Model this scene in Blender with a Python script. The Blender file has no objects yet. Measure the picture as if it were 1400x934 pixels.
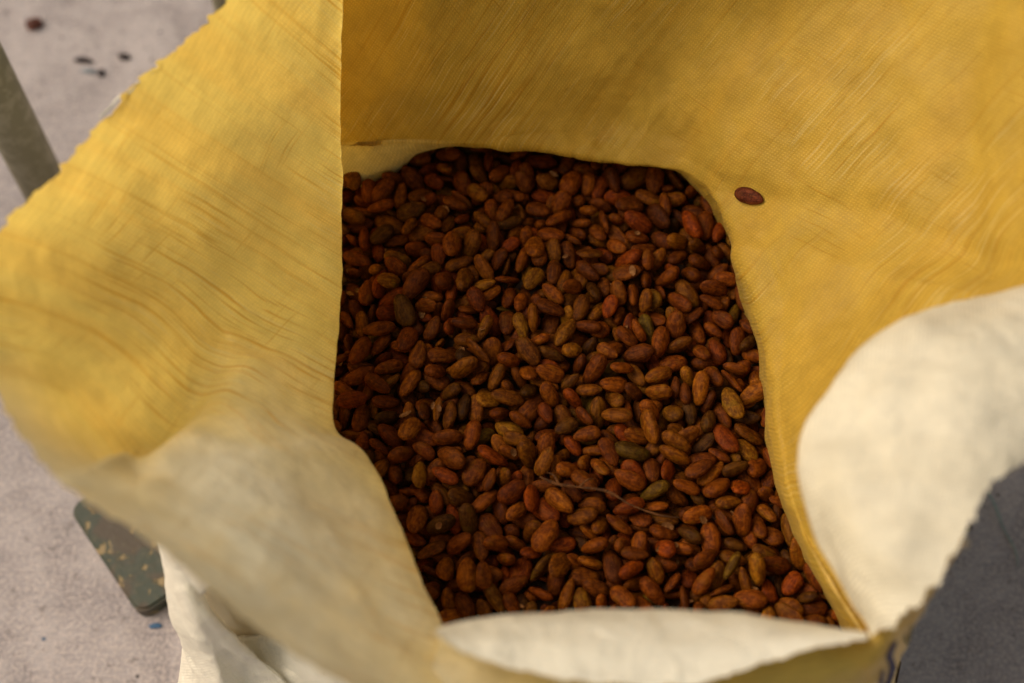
import bpy, bmesh, math, random
import numpy as np
from mathutils import Vector, Matrix, Quaternion, noise
random.seed(11)
R = math.radians
sc = bpy.context.scene
COL = sc.collection

# ------------------------------------------------------------------ camera
TILT, DIST, ZB = R(28), 1.2, 0.30
cam_loc = Vector((0, -DIST*math.sin(TILT), ZB + DIST*math.cos(TILT)))
cd = bpy.data.cameras.new('camera'); cam = bpy.data.objects.new('camera', cd); COL.objects.link(cam)
cam.location = cam_loc; cam.rotation_euler = (TILT, 0, 0)
cd.lens = 50; cd.sensor_width = 36; cd.clip_start = 0.02; cd.clip_end = 200
cd.dof.use_dof = True; cd.dof.focus_distance = 1.18; cd.dof.aperture_fstop = 2.4; cd.dof.aperture_blades = 0
sc.camera = cam

# ------------------------------------------------------------------ light
SUN_EL, SUN_AZ = R(45), R(172)          # azimuth: direction the light comes from, counter-clockwise from +x
w = bpy.data.worlds.new('World'); sc.world = w; w.use_nodes = True
nt = w.node_tree; bg = nt.nodes['Background']
sky = nt.nodes.new('ShaderNodeTexSky'); sky.sky_type = 'NISHITA'; sky.sun_disc = False
sky.sun_elevation = SUN_EL; sky.sun_rotation = R(90) - SUN_AZ
sky.air_density = 1.6; sky.dust_density = 5.0; sky.ozone_density = 0.6
wm = nt.nodes.new('ShaderNodeMix'); wm.data_type = 'RGBA'; wm.blend_type = 'MULTIPLY'; wm.inputs[0].default_value = 1
nt.links.new(sky.outputs[0], wm.inputs[6]); wm.inputs[7].default_value = (1, .85, .66, 1)
nt.links.new(wm.outputs[2], bg.inputs[0]); bg.inputs[1].default_value = 0.095
sd = bpy.data.lights.new('sun', 'SUN'); sun = bpy.data.objects.new('sun', sd); COL.objects.link(sun)
sd.energy = 2.5; sd.angle = R(48); sd.color = (1, .94, .85)
dv = Vector((math.cos(SUN_EL)*math.cos(SUN_AZ), math.cos(SUN_EL)*math.sin(SUN_AZ), math.sin(SUN_EL)))
sun.rotation_euler = dv.to_track_quat('Z', 'Y').to_euler(); sun.location = (0, 0, 5)
vs = sc.view_settings; vs.view_transform = 'Standard'; vs.look = 'None'; vs.gamma = 1; vs.exposure = 0.14
sc.cycles.max_bounces = 10; sc.cycles.transmission_bounces = 8; sc.cycles.diffuse_bounces = 6

# ------------------------------------------------------------------ helpers
def W(px, py, z):
    """Point of the place at height z that the photograph shows at px, py."""
    x = (px-700)/1400*36/50; y = -(py-467)/1400*36/50
    d = Vector((x, y*math.cos(TILT)+math.sin(TILT), y*math.sin(TILT)-math.cos(TILT)))
    return cam_loc + d*((z-cam_loc.z)/d.z)

def link(name, me, mat=None, parent=None):
    o = bpy.data.objects.new(name, me); COL.objects.link(o)
    if mat: me.materials.append(mat)
    if parent: o.parent = parent
    return o
def tag(o, label=None, cat=None, group=None, kind=None):
    for k, v in (('label', label), ('category', cat), ('group', group), ('kind', kind)):
        if v: o[k] = v
    return o

def cr(a, b, c, d, t):
    return 0.5*((2*b)+(-a+c)*t+(2*a-5*b+4*c-d)*t*t+(-a+3*b-3*c+d)*t*t*t)
def spline(P, n, closed=False):
    """Catmull-Rom through the rows of P (k x dim), n samples."""
    P = np.asarray(P, float); k = len(P); out = []
    for i in range(n):
        s = i/(n if closed else n-1)*(k if closed else k-1)
        j = min(int(s), k-1 if closed else k-2); t = s-j
        g = (lambda q: P[q % k]) if closed else (lambda q: P[max(0, min(k-1, q))])
        out.append(cr(g(j-1), g(j), g(j+1), g(j+2), t))
    return np.array(out)
def grid(ctrl, nu, nv, closed=False):
    """ctrl[row][col] -> nu x nv surface samples, resampled smoothly both ways."""
    C = np.asarray(ctrl, float)
    A = np.stack([spline(C[r], nv, closed) for r in range(C.shape[0])])
    return np.stack([spline(A[:, c], nu) for c in range(A.shape[1])], 1)
def nz(p, s, seed=0.0, oct=3):
    v = Vector((p[0]*s+seed, p[1]*s-seed*1.7, p[2]*s+seed*.3))
    return noise.fractal(v, .6, 2.1, oct)

def sheet(name, ctrl, nu, nv, mat, parent, ua, va, wr=0.004, closed=False, flip=False, serr=None, crease=.0008, seed=0, rg=.35, crm=.0006, grooves=(), fade=True):
    """A fabric sheet through control points (x, y, z, pale); serr = list of (edge, amplitude) toothed rims."""
    G = grid(ctrl, nu, nv, closed)
    nu, nv = G.shape[:2]
    du = np.gradient(G[:, :, :3], axis=0); dvv = np.gradient(G[:, :, :3], axis=1)
    N = np.cross(du, dvv); N /= np.linalg.norm(N, axis=2, keepdims=True)+1e-9
    ua = Vector(ua).normalized(); va = Vector(va).normalized()
    V = []; uvs = []; pal = []
    for i in range(nu):
        for j in range(nv):
            p = Vector(G[i, j, :3]); n = Vector(N[i, j])
            u, v = p.dot(ua), p.dot(va)
            h = wr*nz(p, 9, seed)
            h += wr*rg*nz((u*26+p.z*3, v*5, 0), 1, seed+4)
            c = noise.noise(Vector((u*150+nz(p, 3, seed)*2.0, v*5, seed+9)))
            c2 = noise.noise(Vector((u*14, v*170+nz(p, 6, seed+3)*2, seed+5)))
            h += crease*(c*1.4-abs(c2)*.6)
            h += crm*(.5-abs(nz(p, 17, seed+21, 2))*2.2)+crm*.5*(.5-abs(nz(p, 48, seed+31, 2))*2)
            for poly, dep, wd_in, wd_out in grooves:
                best = 9; side = 1
                for a, b in zip(poly, poly[1:]):
                    ab = (b-a).to_2d(); ap = (p-a).to_2d(); t = max(0, min(1, ap.dot(ab)/ab.length_squared))
                    dd = (ap-ab*t).length
                    if dd < best: best = dd; side = 1 if ab.x*ap.y-ab.y*ap.x > 0 else -1
                wdd = wd_in if side > 0 else wd_out
                h += dep*math.exp(-(best/wdd)**2)*(max(0, min(1, (.50-i/(nu-1))/.16)) if fade else 1)
            uvs.append((u, v)); pal.append(G[i, j, 3])
            p = p + n*h
            V.append(p)
    if serr:
        for row, inner, amp, freq in serr:
            L = 0
            for j in range(nv):
                a = V[row*nv+j]; b = V[inner*nv+j]
                if j: L += (Vector(G[row, j, :3])-Vector(G[row, j-1, :3])).length
                t = (L*freq+noise.noise(Vector((L*freq*.6, 3.1, seed)))*.5) % 1.0
                s = amp*(.55+.9*abs(noise.noise(Vector((L*19, 7.7, seed)))))*((t if t < .75 else (1-t)*3)-.4)+amp*.5*noise.noise(Vector((L*230, 1, seed)))
                d = (a-b).normalized()
                sg = 1 if inner > row else -1
                for k in range(9):
                    V[(row+sg*k)*nv+j] = V[(row+sg*k)*nv+j]+d*s*(1-k/9)**1.5
    F = []
    for i in range(nu-1):
        for j in range(nv if closed else nv-1):
            q = (i*nv+j, i*nv+(j+1) % nv, (i+1)*nv+(j+1) % nv, (i+1)*nv+j)
            F.append(q[::-1] if flip else q)
    me = bpy.data.meshes.new(name); me.from_pydata(V, [], F)
    me.polygons.foreach_set('use_smooth', [True]*len(F))
    uvl = me.uv_layers.new(name='UVMap')
    li = np.empty(len(me.loops), int); me.loops.foreach_get('vertex_index', li)
    uvl.data.foreach_set('uv', np.array(uvs)[li].ravel())
    at = me.attributes.new('pale', 'FLOAT', 'POINT'); at.data.foreach_set('value', np.clip(pal, 0, 1))
    return link(name, me, mat, parent)
def pts(rows):
    out = []
    for r in rows:
        line = []
        for c in r:
            p = W(c[0], c[1], c[2]); line.append((p.x, p.y, p.z, c[3] if len(c) > 3 else 0))
        out.append(line)
    return out
def T(cols): return [list(r) for r in zip(*cols)]

# ------------------------------------------------------------------ materials
class M:
    def __init__(s, name):
        s.m = bpy.data.materials.new(name); s.m.use_nodes = True; s.t = s.m.node_tree; s.t.nodes.clear()
        s.out = s.t.nodes.new('ShaderNodeOutputMaterial')
    def n(s, typ, ins=None, **kw):
        x = s.t.nodes.new('ShaderNode'+typ)
        for k, v in kw.items(): setattr(x, k, v)
        for k, v in (ins or {}).items():
            if hasattr(v, 'is_output'): s.t.links.new(v, x.inputs[k])
            else: x.inputs[k].default_value = v
        return x
    def noise(s, vec, scale, detail=4, rough=.55, dist=0):
        return s.n('TexNoise', {'Vector': vec, 'Scale': scale, 'Detail': detail, 'Roughness': rough, 'Distortion': dist}).outputs['Fac']
    def ramp(s, fac, a, b, c0=0., c1=1.):
        return s.n('MapRange', {0: fac, 1: a, 2: b, 3: c0, 4: c1}, interpolation_type='SMOOTHSTEP').outputs[0]
    def mix(s, f, a, b, mode='MIX'):
        x = s.n('Mix', data_type='RGBA', blend_type=mode)
        for k, v in ((0, f), (6, a), (7, b)):
            if hasattr(v, 'is_output'): s.t.links.new(v, x.inputs[k])
            else: x.inputs[k].default_value = v if k == 0 else (*v, 1) if len(v) == 3 else v
        return x.outputs[2]
    def math(s, op, a, b=0., c=0.):
        return s.n('Math', {0: a, 1: b, 2: c}, operation=op).outputs[0]
    def done(s, sh): s.t.links.new(sh, s.out.inputs[0]); return s.m

def fabric(name, inner, pale, band_tint=(1.0, .92, .82), streak=(.50, .24, .03), streak_amt=.75, trans=.45, outer=(.80, .76, .62), weave=1.0, gloss=.25, rough=.42, grain=.22, bdist=.0011):
    m = M(name)
    uv = m.n('UVMap', uv_map='UVMap').outputs[0]
    geo = m.n('NewGeometry'); pos = geo.outputs['Position']
    sx = m.n('SeparateXYZ', {0: uv}); u, v = sx.outputs[0], sx.outputs[1]
    warp = m.noise(pos, 2.2, 1); warp2 = m.noise(pos, 22, 2)
    uw = m.math('ADD', u, m.math('ADD', m.math('MULTIPLY', warp, .035), m.math('MULTIPLY', warp2, .0018)))
    vw = m.math('ADD', v, m.math('MULTIPLY', m.noise(pos, 7, 2), .03))
    def lines(a, b, fa, fb, seed):
        c = m.n('CombineXYZ', {0: m.math('MULTIPLY', a, fa), 1: m.math('MULTIPLY', b, fb), 2: seed}).outputs[0]
        return m.n('TexNoise', {'Vector': c, 'Scale': 1.0, 'Detail': 3, 'Roughness': .6}).outputs['Fac']
    l1 = lines(uw, v, 230, 5, 1.); l2 = lines(uw, v, 620, 14, 5.); l3 = lines(vw, u, 520, 9, 9.); band = lines(uw, v, 26, 3, 3.)
    msk = m.ramp(m.noise(pos, 8, 2), .36, .62)
    s1 = m.math('MULTIPLY', m.ramp(l1, .56, .68), m.math('ADD', m.math('MULTIPLY', msk, .7), .3))
    s2 = m.math('MULTIPLY', m.ramp(l2, .57, .66), m.math('MULTIPLY', msk, .8))
    s3 = m.math('MULTIPLY', m.ramp(l3, .58, .67), m.math('MULTIPLY', m.ramp(m.noise(pos, 13, 2), .45, .65), .7))
    st = m.math('MULTIPLY', m.math('MAXIMUM', m.math('MAXIMUM', s1, s2), s3), streak_amt)
    light = m.math('MULTIPLY', m.ramp(l2, .45, .33), m.math('MULTIPLY', msk, .35*streak_amt))
    # weave of flat tapes
    wa = m.n('TexWave', {'Vector': uv, 'Scale': 140.0, 'Distortion': 1.2, 'Detail': 1, 'Detail Scale': 3.0}, bands_direction='X').outputs['Fac']
    wb = m.n('TexWave', {'Vector': uv, 'Scale': 140.0, 'Distortion': 1.2, 'Detail': 1, 'Detail Scale': 3.0}, bands_direction='Y').outputs['Fac']
    wv = m.math('MULTIPLY', wa, wb)
    fine = m.noise(pos, 900, 3, .7)
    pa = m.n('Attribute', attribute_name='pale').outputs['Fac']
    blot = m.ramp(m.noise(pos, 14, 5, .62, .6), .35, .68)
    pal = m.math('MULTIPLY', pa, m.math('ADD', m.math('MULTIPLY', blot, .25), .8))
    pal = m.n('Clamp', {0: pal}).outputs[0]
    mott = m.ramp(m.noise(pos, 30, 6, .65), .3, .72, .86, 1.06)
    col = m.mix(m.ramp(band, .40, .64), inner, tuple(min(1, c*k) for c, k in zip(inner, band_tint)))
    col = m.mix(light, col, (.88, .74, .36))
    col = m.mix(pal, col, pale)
    col = m.mix(m.math('MULTIPLY', st, m.math('SUBTRACT', 1.0, m.math('MULTIPLY', pal, .75))), col, streak)
    col = m.mix(1.0, col, m.n('CombineXYZ', {0: mott, 1: mott, 2: mott}).outputs[0], 'MULTIPLY')
    wcol = m.math('ADD', m.math('MULTIPLY', wv, .12*weave), 1-.06*weave)
    fcol = m.math('ADD', m.math('MULTIPLY', fine, grain), 1-grain*.5)
    wcol = m.math('MULTIPLY', wcol, fcol)
    col = m.mix(1.0, col, m.n('CombineXYZ', {0: wcol, 1: wcol, 2: wcol}).outputs[0], 'MULTIPLY')
    oc = m.mix(m.ramp(m.noise(pos, 40, 6, .7), .52, .75), outer, tuple(c*.78 for c in outer))
    oc = m.mix(m.ramp(m.noise(pos, 170, 5, .7), .60, .72, 0, .45), oc, tuple(c*k for c, k in zip(outer, (.62, .55, .42))))
    col = m.mix(geo.outputs['Backfacing'], col, oc)
    hgt = m.math('ADD', m.math('MULTIPLY', wv, .22*weave), m.math('ADD', m.math('MULTIPLY', st, .6), m.math('MULTIPLY', fine, .35)))
    hgt = m.math('ADD', hgt, m.math('MULTIPLY', m.noise(pos, 120, 4, .6, .4), .9))
    bmp = m.n('Bump', {'Height': hgt, 'Strength': .55, 'Distance': bdist}).outputs[0]
    d = m.n('BsdfDiffuse', {'Color': col, 'Normal': bmp}).outputs[0]
    tr = m.n('BsdfTranslucent', {'Color': col, 'Normal': bmp}).outputs[0]
    gl = m.n('BsdfGlossy', {'Color': (1, 1, 1, 1), 'Roughness': rough, 'Normal': bmp}).outputs[0]
    a = m.n('MixShader', {0: m.math('MULTIPLY', m.math('SUBTRACT', 1.0, m.math('MULTIPLY', pal, .55)), trans), 1: d, 2: tr}).outputs[0]
    fr = m.n('Fresnel', {'IOR': 1.45, 'Normal': bmp}).outputs[0]
    return m.done(m.n('MixShader', {0: m.math('MULTIPLY', fr, gloss*2.2), 1: a, 2: gl}).outputs[0])

YEL = (.95, .72, .17); PALE_SHEEN = (.95, .87, .62)  # the pale tone paints sky sheen on the lower-left flare into the cloth
m_left = fabric('woven_sack_inside_left', YEL, PALE_SHEEN, streak=(.76, .42, .04), streak_amt=1.0, trans=.64, gloss=.35)
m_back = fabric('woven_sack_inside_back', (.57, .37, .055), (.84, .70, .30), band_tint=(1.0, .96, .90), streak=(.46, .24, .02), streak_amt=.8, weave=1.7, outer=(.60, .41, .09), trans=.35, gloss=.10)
m_out = fabric('woven_sack_outside', (.88, .83, .66), (.88, .84, .72), streak=(.55, .48, .32), streak_amt=.1, band_tint=(.98, .97, .95), weave=2.2, grain=.3, bdist=.0018, outer=(.70, .48, .10), trans=.32, gloss=.25)
m_cream = fabric('woven_sack_outside_cream', (.86, .82, .68), (.86, .83, .74), streak=(.60, .54, .38), streak_amt=.08, band_tint=(.98, .98, .96), outer=(.86, .82, .68), trans=.22, gloss=.15, grain=.55, bdist=.0024)
m_front_shade = fabric('woven_sack_front_inside_shaded', (.62, .45, .10), (.74, .65, .42), streak=(.45, .30, .06), streak_amt=.2, trans=.35, gloss=.25)  # olive: dim light on the front cloth, mixed into its base colour

m_neck_shade = fabric('woven_sack_neck_shaded', (.44, .32, .14), (.5, .4, .2), streak_amt=.2, outer=(.44, .32, .14), trans=.2)  # tan: shade in the pocket under the flare, painted as cloth colour
def floor_mat():
    m = M('floor_concrete'); geo = m.n('NewGeometry'); p = geo.outputs['Position']
    big = m.noise(p, 2.2, 4); mid = m.noise(p, 14, 6, .6, .5); fine = m.noise(p, 240, 5, .75); fine2 = m.noise(p, 70, 5, .7)
    c = m.mix(m.ramp(mid, .32, .68), (.262, .234, .242), (.445, .403, .405))
    c = m.mix(m.ramp(big, .42, .62, 0, .55), c, (.26, .235, .25))
    c = m.mix(m.ramp(fine, .44, .60, 0, .65), c, (.56, .48, .45))
    c = m.mix(m.ramp(m.noise(p, 420, 4, .8), .54, .62, 0, .6), c, (.20, .17, .175))
    c = m.mix(m.ramp(fine2, .57, .68, 0, .7), c, (.17, .145, .14))
    v = m.n('TexVoronoi', {'Vector': m.n('VectorMath', {0: p, 1: (1, 1, 0)}, operation='MULTIPLY').outputs[0], 'Scale': 42.0, 'Randomness': 1.0}, feature='F1')
    sp = m.ramp(m.math('ADD', v.outputs['Distance'], m.math('MULTIPLY', fine2, .25)), .17, .25, 1, 0)
    rnd = m.n('SeparateColor', {0: v.outputs['Color']}).outputs
    sp = m.math('MULTIPLY', sp, m.ramp(rnd[0], .80, .85))
    c = m.mix(sp, c, (.07, .06, .065))
    sb = m.math('MULTIPLY', sp, m.ramp(rnd[1], .7, .75))
    c = m.mix(sb, c, (.05, .12, .22))
    # trowel ridges
    vv = m.n('Mapping', {0: p, 2: (0, 0, R(38)), 3: (9, 120, 1)}).outputs[0]
    rid = m.noise(vv, 1.0, 4, .6, .6)
    h = m.math('ADD', m.math('MULTIPLY', rid, .6), m.math('ADD', m.math('MULTIPLY', fine, .35), m.math('MULTIPLY', mid, 1.2)))
    b = m.n('Bump', {'Height': h, 'Strength': 1.0, 'Distance': .006}).outputs[0]
    return m.done(m.n('BsdfPrincipled', {'Base Color': c, 'Roughness': .82, 'Normal': b}).outputs[0])

def bean_mat():
    m = M('cocoa_bean_shell'); oi = m.n('Attribute', attribute_name='bean_tint')
    tc = m.n('TexCoord').outputs['Object']; geo = m.n('NewGeometry'); p = m.n('Attribute', attribute_name='shell').outputs['Vector']
    tint = oi.outputs['Color']
    a = m.noise(p, 260, 5, .7); b_ = m.noise(p, 900, 4, .7); big = m.noise(p, 95, 3, .6)
    c = m.mix(m.ramp(a, .40, .66), m.mix(1.0, tint, (.40, .33, .30), 'MULTIPLY'), tint)
    c = m.mix(m.ramp(big, .50, .70, 0, .55), c, m.mix(1.0, tint, (1.3, 1.42, 1.2), 'MULTIPLY'))
    c = m.mix(m.ramp(big, .44, .33, 0, .75), c, m.mix(1.0, tint, (.80, 1.02, .9), 'MULTIPLY'))
    vein = m.noise(m.n('VectorMath', {0: p, 1: (90, 520, 520)}, operation='MULTIPLY').outputs[0], 1.0, 4, .6, .5)
    c = m.mix(m.ramp(vein, .50, .36, 0, .55), c, m.mix(1.0, tint, (.30, .22, .25), 'MULTIPLY'))
    c = m.mix(m.ramp(vein, .56, .68, 0, .45), c, m.mix(1.0, tint, (1.5, 1.6, 1.4), 'MULTIPLY'))
    c = m.mix(m.ramp(b_, .60, .72, 0, .40), c, (.32, .16, .03))
    h = m.math('ADD', m.math('MULTIPLY', a, .8), m.math('ADD', m.math('MULTIPLY', b_, .4), m.math('MULTIPLY', vein, 1.1)))
    bp = m.n('Bump', {'Height': h, 'Strength': .8, 'Distance': .0010}).outputs[0]
    return m.done(m.n('BsdfPrincipled', {'Base Color': c, 'Roughness': .55, 'Specular IOR Level': .10, 'Normal': bp}).outputs[0])

def simple(name, col, rough=.6, metal=0, col2=None, scale=30, bump=.3, lo=.45, hi=.6):
    m = M(name); p = m.n('NewGeometry').outputs['Position']
    f = m.noise(p, scale, 6, .65)
    c = m.mix(m.ramp(f, lo, hi), col, col2 or tuple(x*.7 for x in col))
    b = m.n('Bump', {'Height': m.noise(p, scale*8, 4, .7), 'Strength': bump, 'Distance': .001}).outputs[0]
    return m.done(m.n('BsdfPrincipled', {'Base Color': c, 'Roughness': rough, 'Metallic': metal, 'Specular IOR Level': .2, 'Normal': b}).outputs[0])

# ------------------------------------------------------------------ floor
bm = bmesh.new(); bmesh.ops.create_grid(bm, x_segments=2, y_segments=2, size=40)
me = bpy.data.meshes.new('floor'); bm.to_mesh(me); bm.free()
tag(link('floor', me, floor_mat()), kind='structure')

# ------------------------------------------------------------------ the sack
sack = bpy.data.objects.new('sack', None); COL.objects.link(sack)
tag(sack, 'large open woven plastic sack, yellow inside and cream outside, filled with cocoa beans', 'sack')

# left wall flaring out, fold edge on its right
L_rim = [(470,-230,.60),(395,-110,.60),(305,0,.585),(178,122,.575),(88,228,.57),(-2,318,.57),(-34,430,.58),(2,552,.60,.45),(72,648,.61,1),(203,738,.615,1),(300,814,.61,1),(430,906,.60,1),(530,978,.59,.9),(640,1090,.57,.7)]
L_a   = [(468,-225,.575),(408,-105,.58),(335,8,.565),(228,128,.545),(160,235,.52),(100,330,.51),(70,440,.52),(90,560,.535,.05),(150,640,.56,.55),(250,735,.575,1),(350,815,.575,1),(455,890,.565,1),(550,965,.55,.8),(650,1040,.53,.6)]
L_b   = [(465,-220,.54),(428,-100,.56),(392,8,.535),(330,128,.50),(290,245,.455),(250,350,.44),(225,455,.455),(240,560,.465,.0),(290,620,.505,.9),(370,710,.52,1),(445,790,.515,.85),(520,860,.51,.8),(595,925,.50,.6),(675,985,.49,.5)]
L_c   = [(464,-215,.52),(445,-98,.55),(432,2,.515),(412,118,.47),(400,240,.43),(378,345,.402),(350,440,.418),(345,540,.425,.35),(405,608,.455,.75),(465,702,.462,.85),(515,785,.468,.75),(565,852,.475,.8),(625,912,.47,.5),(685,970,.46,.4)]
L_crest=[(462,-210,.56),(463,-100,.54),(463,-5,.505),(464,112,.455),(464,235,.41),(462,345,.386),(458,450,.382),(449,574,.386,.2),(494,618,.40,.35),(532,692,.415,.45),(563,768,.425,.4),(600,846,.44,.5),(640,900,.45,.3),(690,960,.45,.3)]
def tuck(row, dx, dy, dz, zmin=.27):
    return [(c[0]+dx, c[1]+dy, max(zmin, c[2]+dz), 0) for c in row]
L_t1 = tuck(L_crest, -8, 4, -.012); L_t2 = tuck(L_crest, -26, 8, -.05); L_t3 = [(c[0]-34, c[1]+12, .262, 0) for c in L_crest]
def wl(P, z=.44): return [W(a, b, z) for a, b in P]
GR = [(wl([(475,428),(420,432),(370,440),(330,456),(300,490),(278,530),(250,580),(228,640)]), .026, .010, .038),
      (wl([(330,456),(360,500),(400,540),(440,574)]), -.007, .020, .012),
      (wl([(228,640),(232,690),(240,720)]), .008, .010, .012)]
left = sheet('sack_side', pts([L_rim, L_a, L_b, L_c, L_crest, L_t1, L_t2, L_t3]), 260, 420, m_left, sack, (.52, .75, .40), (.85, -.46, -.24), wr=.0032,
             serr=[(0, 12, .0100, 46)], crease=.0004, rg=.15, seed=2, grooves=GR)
# back and right wall
Bc = [ # columns: R0 (rim), R1, R2, R2b, R3 (lower fold), R4, R5
 [(395,-230,.54),(415,0,.43),(425,90,.39),(432,150,.37),(437,190,.350,0),(438,199,.342,.9),(440,262,.292,1),(440,275,.26,1)],
 [(455,-230,.54),(468,0,.43),(470,90,.39),(470,150,.37),(469,191,.350,0),(469,200,.342,.9),(471,256,.292,1),(471,270,.26,1)],
 [(520,-230,.57),(522,0,.44),(520,90,.395),(518,150,.37),(515,188,.349,0),(515,196,.342,.9),(518,240,.292,1),(518,255,.26,1)],
 [(600,-230,.62),(590,0,.465),(585,90,.405),(580,150,.365),(575,187,.346,0),(575,195,.338,.8),(575,204,.292,1),(575,210,.26,1)],
 [(680,-230,.62),(665,0,.462),(655,90,.402),(645,150,.36),(641,188,.342,0),(640,196,.332),(640,180,.295),(640,182,.26)],
 [(780,-230,.62),(765,0,.46),(752,90,.40),(742,150,.36),(738,178,0.345),(735,205,.33),(732,190,.295),(732,190,.26)],
 [(880,-230,.62),(862,0,.458),(850,100,.397),(840,160,.357),(836,191,0.344),(832,222,.33),(828,206,.295),(828,206,.26)],
 [(1000,-230,.61),(960,0,.46),(935,110,.397),(922,180,.357),(916,208,0.345),(911,236,.332),(905,222,.295),(905,222,.26)],
 [(1330,-210,.61),(1180,10,.50),(1040,140,.42),(985,210,.375),(968,233,0.357),(950,256,.338),(940,244,.295),(940,244,.26)],
 [(1500,20,.61),(1350,170,.515),(1160,262,.425),(1060,283,.38),(1024,290,0.361),(987,298,.342),(975,290,.295),(975,290,.26)],
 [(1530,250,.60),(1400,320,.51),(1200,345,.425),(1100,355,.385),(1058,360,0.364),(1016,366,.344),(1004,362,.295),(1004,362,.26)],
 [(1460,400,.585),(1330,430,.50),(1190,435,.42),(1110,440,.385),(1074,445,0.365),(1039,450,.346),(1028,448,.295),(1028,448,.26)],
 [(1330,480,.56),(1220,505,.46),(1130,515,.41),(1085,518,.38),(1068,520,0.365),(1051,522,.35),(1040,520,.295),(1040,520,.26)],
 [(1210,580,.53),(1150,592,.46),(1110,598,.41),(1082,600,.38),(1071,601,0.367),(1060,602,.355),(1050,602,.295),(1050,602,.26)],
 [(1180,680,.51),(1140,686,.46),(1112,690,.41),(1095,692,.385),(1088,692,0.372),(1080,693,.36),(1070,696,.295),(1070,696,.26)],
 [(1200,760,.445),(1176,765,.42),(1154,770,.395),(1138,774,.381),(1129,776,.375),(1120,778,.37),(1110,784,.295),(1110,784,.26)],
 [(1250,860,.425),(1228,864,.41),(1208,868,.399),(1194,870,.391),(1186,869,.387),(1178,868,.385),(1165,880,.295),(1165,880,.26)],
]
def wp(P): return [W(*c) for c in P]
GB = [(wp([(925,246,.338),(1060,275,.385),(1200,297,.43),(1330,335,.49),(1420,380,.52)]), -.006, .010, .022),
      (wp([(468,190,.345),(540,158,.36),(640,128,.38),(740,95,.40),(830,40,.43),(900,-20,.46)]), .005, .010, .030),
      (wp([(1330,-20,.50),(1318,100,.50),(1325,220,.505),(1350,330,.50)]), -.007, .010, .022),
      (wp([(1040,70,.44),(950,72,.43),(880,95,.405),(820,165,.365)]), -.004, .010, .022),
      (wp([(1010,340,.35),(1100,350,.385),(1230,390,.43)]), .003, .010, .02)]
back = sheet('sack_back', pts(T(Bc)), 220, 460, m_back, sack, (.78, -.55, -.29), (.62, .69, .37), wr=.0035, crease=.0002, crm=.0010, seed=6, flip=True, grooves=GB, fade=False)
# right flap folded over, outside up
Fc = [ # columns: join, under, fold, a, b, c, rim, under rim
 [(1520,420,.55),(1500,380,.54),(1480,352,.56),(1480,400,.58),(1480,470,.588),(1480,530,.588),(1480,592,.58),(1478,590,.572)],
 [(1440,440,.53),(1425,405,.535),(1402,385,.555),(1402,430,.58),(1400,500,.588),(1400,570,.588),(1402,634,.58),(1398,640,.572)],
 [(1370,460,.51),(1350,425,.53),(1328,408,.55),(1338,450,.577),(1350,520,.587),(1360,590,.587),(1370,648,.583),(1364,652,.575)],
 [(1290,480,.50),(1275,450,.525),(1250,432,.55),(1270,470,.572),(1300,540,.584),(1322,610,.587),(1342,682,.583),(1336,683,.575)],
 [(1220,520,.49),(1205,490,.52),(1185,477,.545),(1215,510,.567),(1255,570,.580),(1288,640,.583),(1322,725,.578),(1315,720,.57)],
 [(1170,570,.48),(1155,545,.515),(1131,534,.54),(1165,560,.560),(1212,615,.573),(1258,680,.576),(1306,754,.572),(1299,749,.564)],
 [(1135,620,.47),(1120,600,.50),(1094,588,.53),(1130,615,.55),(1180,665,.563),(1232,720,.568),(1287,787,.564),(1280,781,.556)],
 [(1150,670,.44),(1120,655,.485),(1084,642,.52),(1118,670,.538),(1165,715,.552),(1212,762,.557),(1264,816,.556),(1256,810,.548)],
 [(1165,735,.42),(1135,728,.47),(1104,720,.505),(1130,735,.52),(1165,768,.535),(1200,800,.542),(1240,838,.543),(1232,832,.535)],
 [(1195,795,.40),(1168,795,.45),(1139,790,.49),(1155,800,.503),(1175,820,.515),(1195,838,.525),(1216,857,.528),(1210,853,.52)],
 [(1215,862,.38),(1196,862,.44),(1182,857,.478),(1184,860,.486),(1186,863,.493),(1188,866,.50),(1190,870,.505),(1189,868,.50)],
]
flap = sheet('folded_flap', pts(T(Fc)[:-1]), 200, 400, m_out, sack, (.3, .95, 0), (.95, -.3, 0), wr=.0045, crease=.0001, rg=.03, crm=.0007, seed=12, serr=[(199, 180, .0065, 42)], flip=False)
# white lip along the front
Wc = []
for x, t, b in ((596,856,868),(645,843,896),(745,838,924),(850,836,936),(950,836,934),(1025,840,909),(1095,849,887),(1148,858,877),(1186,866,873)):
    Wc.append([(x,t+28,.36),(x,t+14,.44),(x,t,.505),(x,t*.6+b*.4,.532),(x,b,.54),(x,b-3,.53)])
lip = sheet('front_lip', pts(T(Wc)[:-1]), 90, 400, m_cream, sack, (.3, .95, 0), (.95, -.3, 0), wr=.0028, crease=.0001, rg=.03, crm=.0009, seed=21, serr=[(89, 75, .0028, 36)], flip=False)
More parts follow.
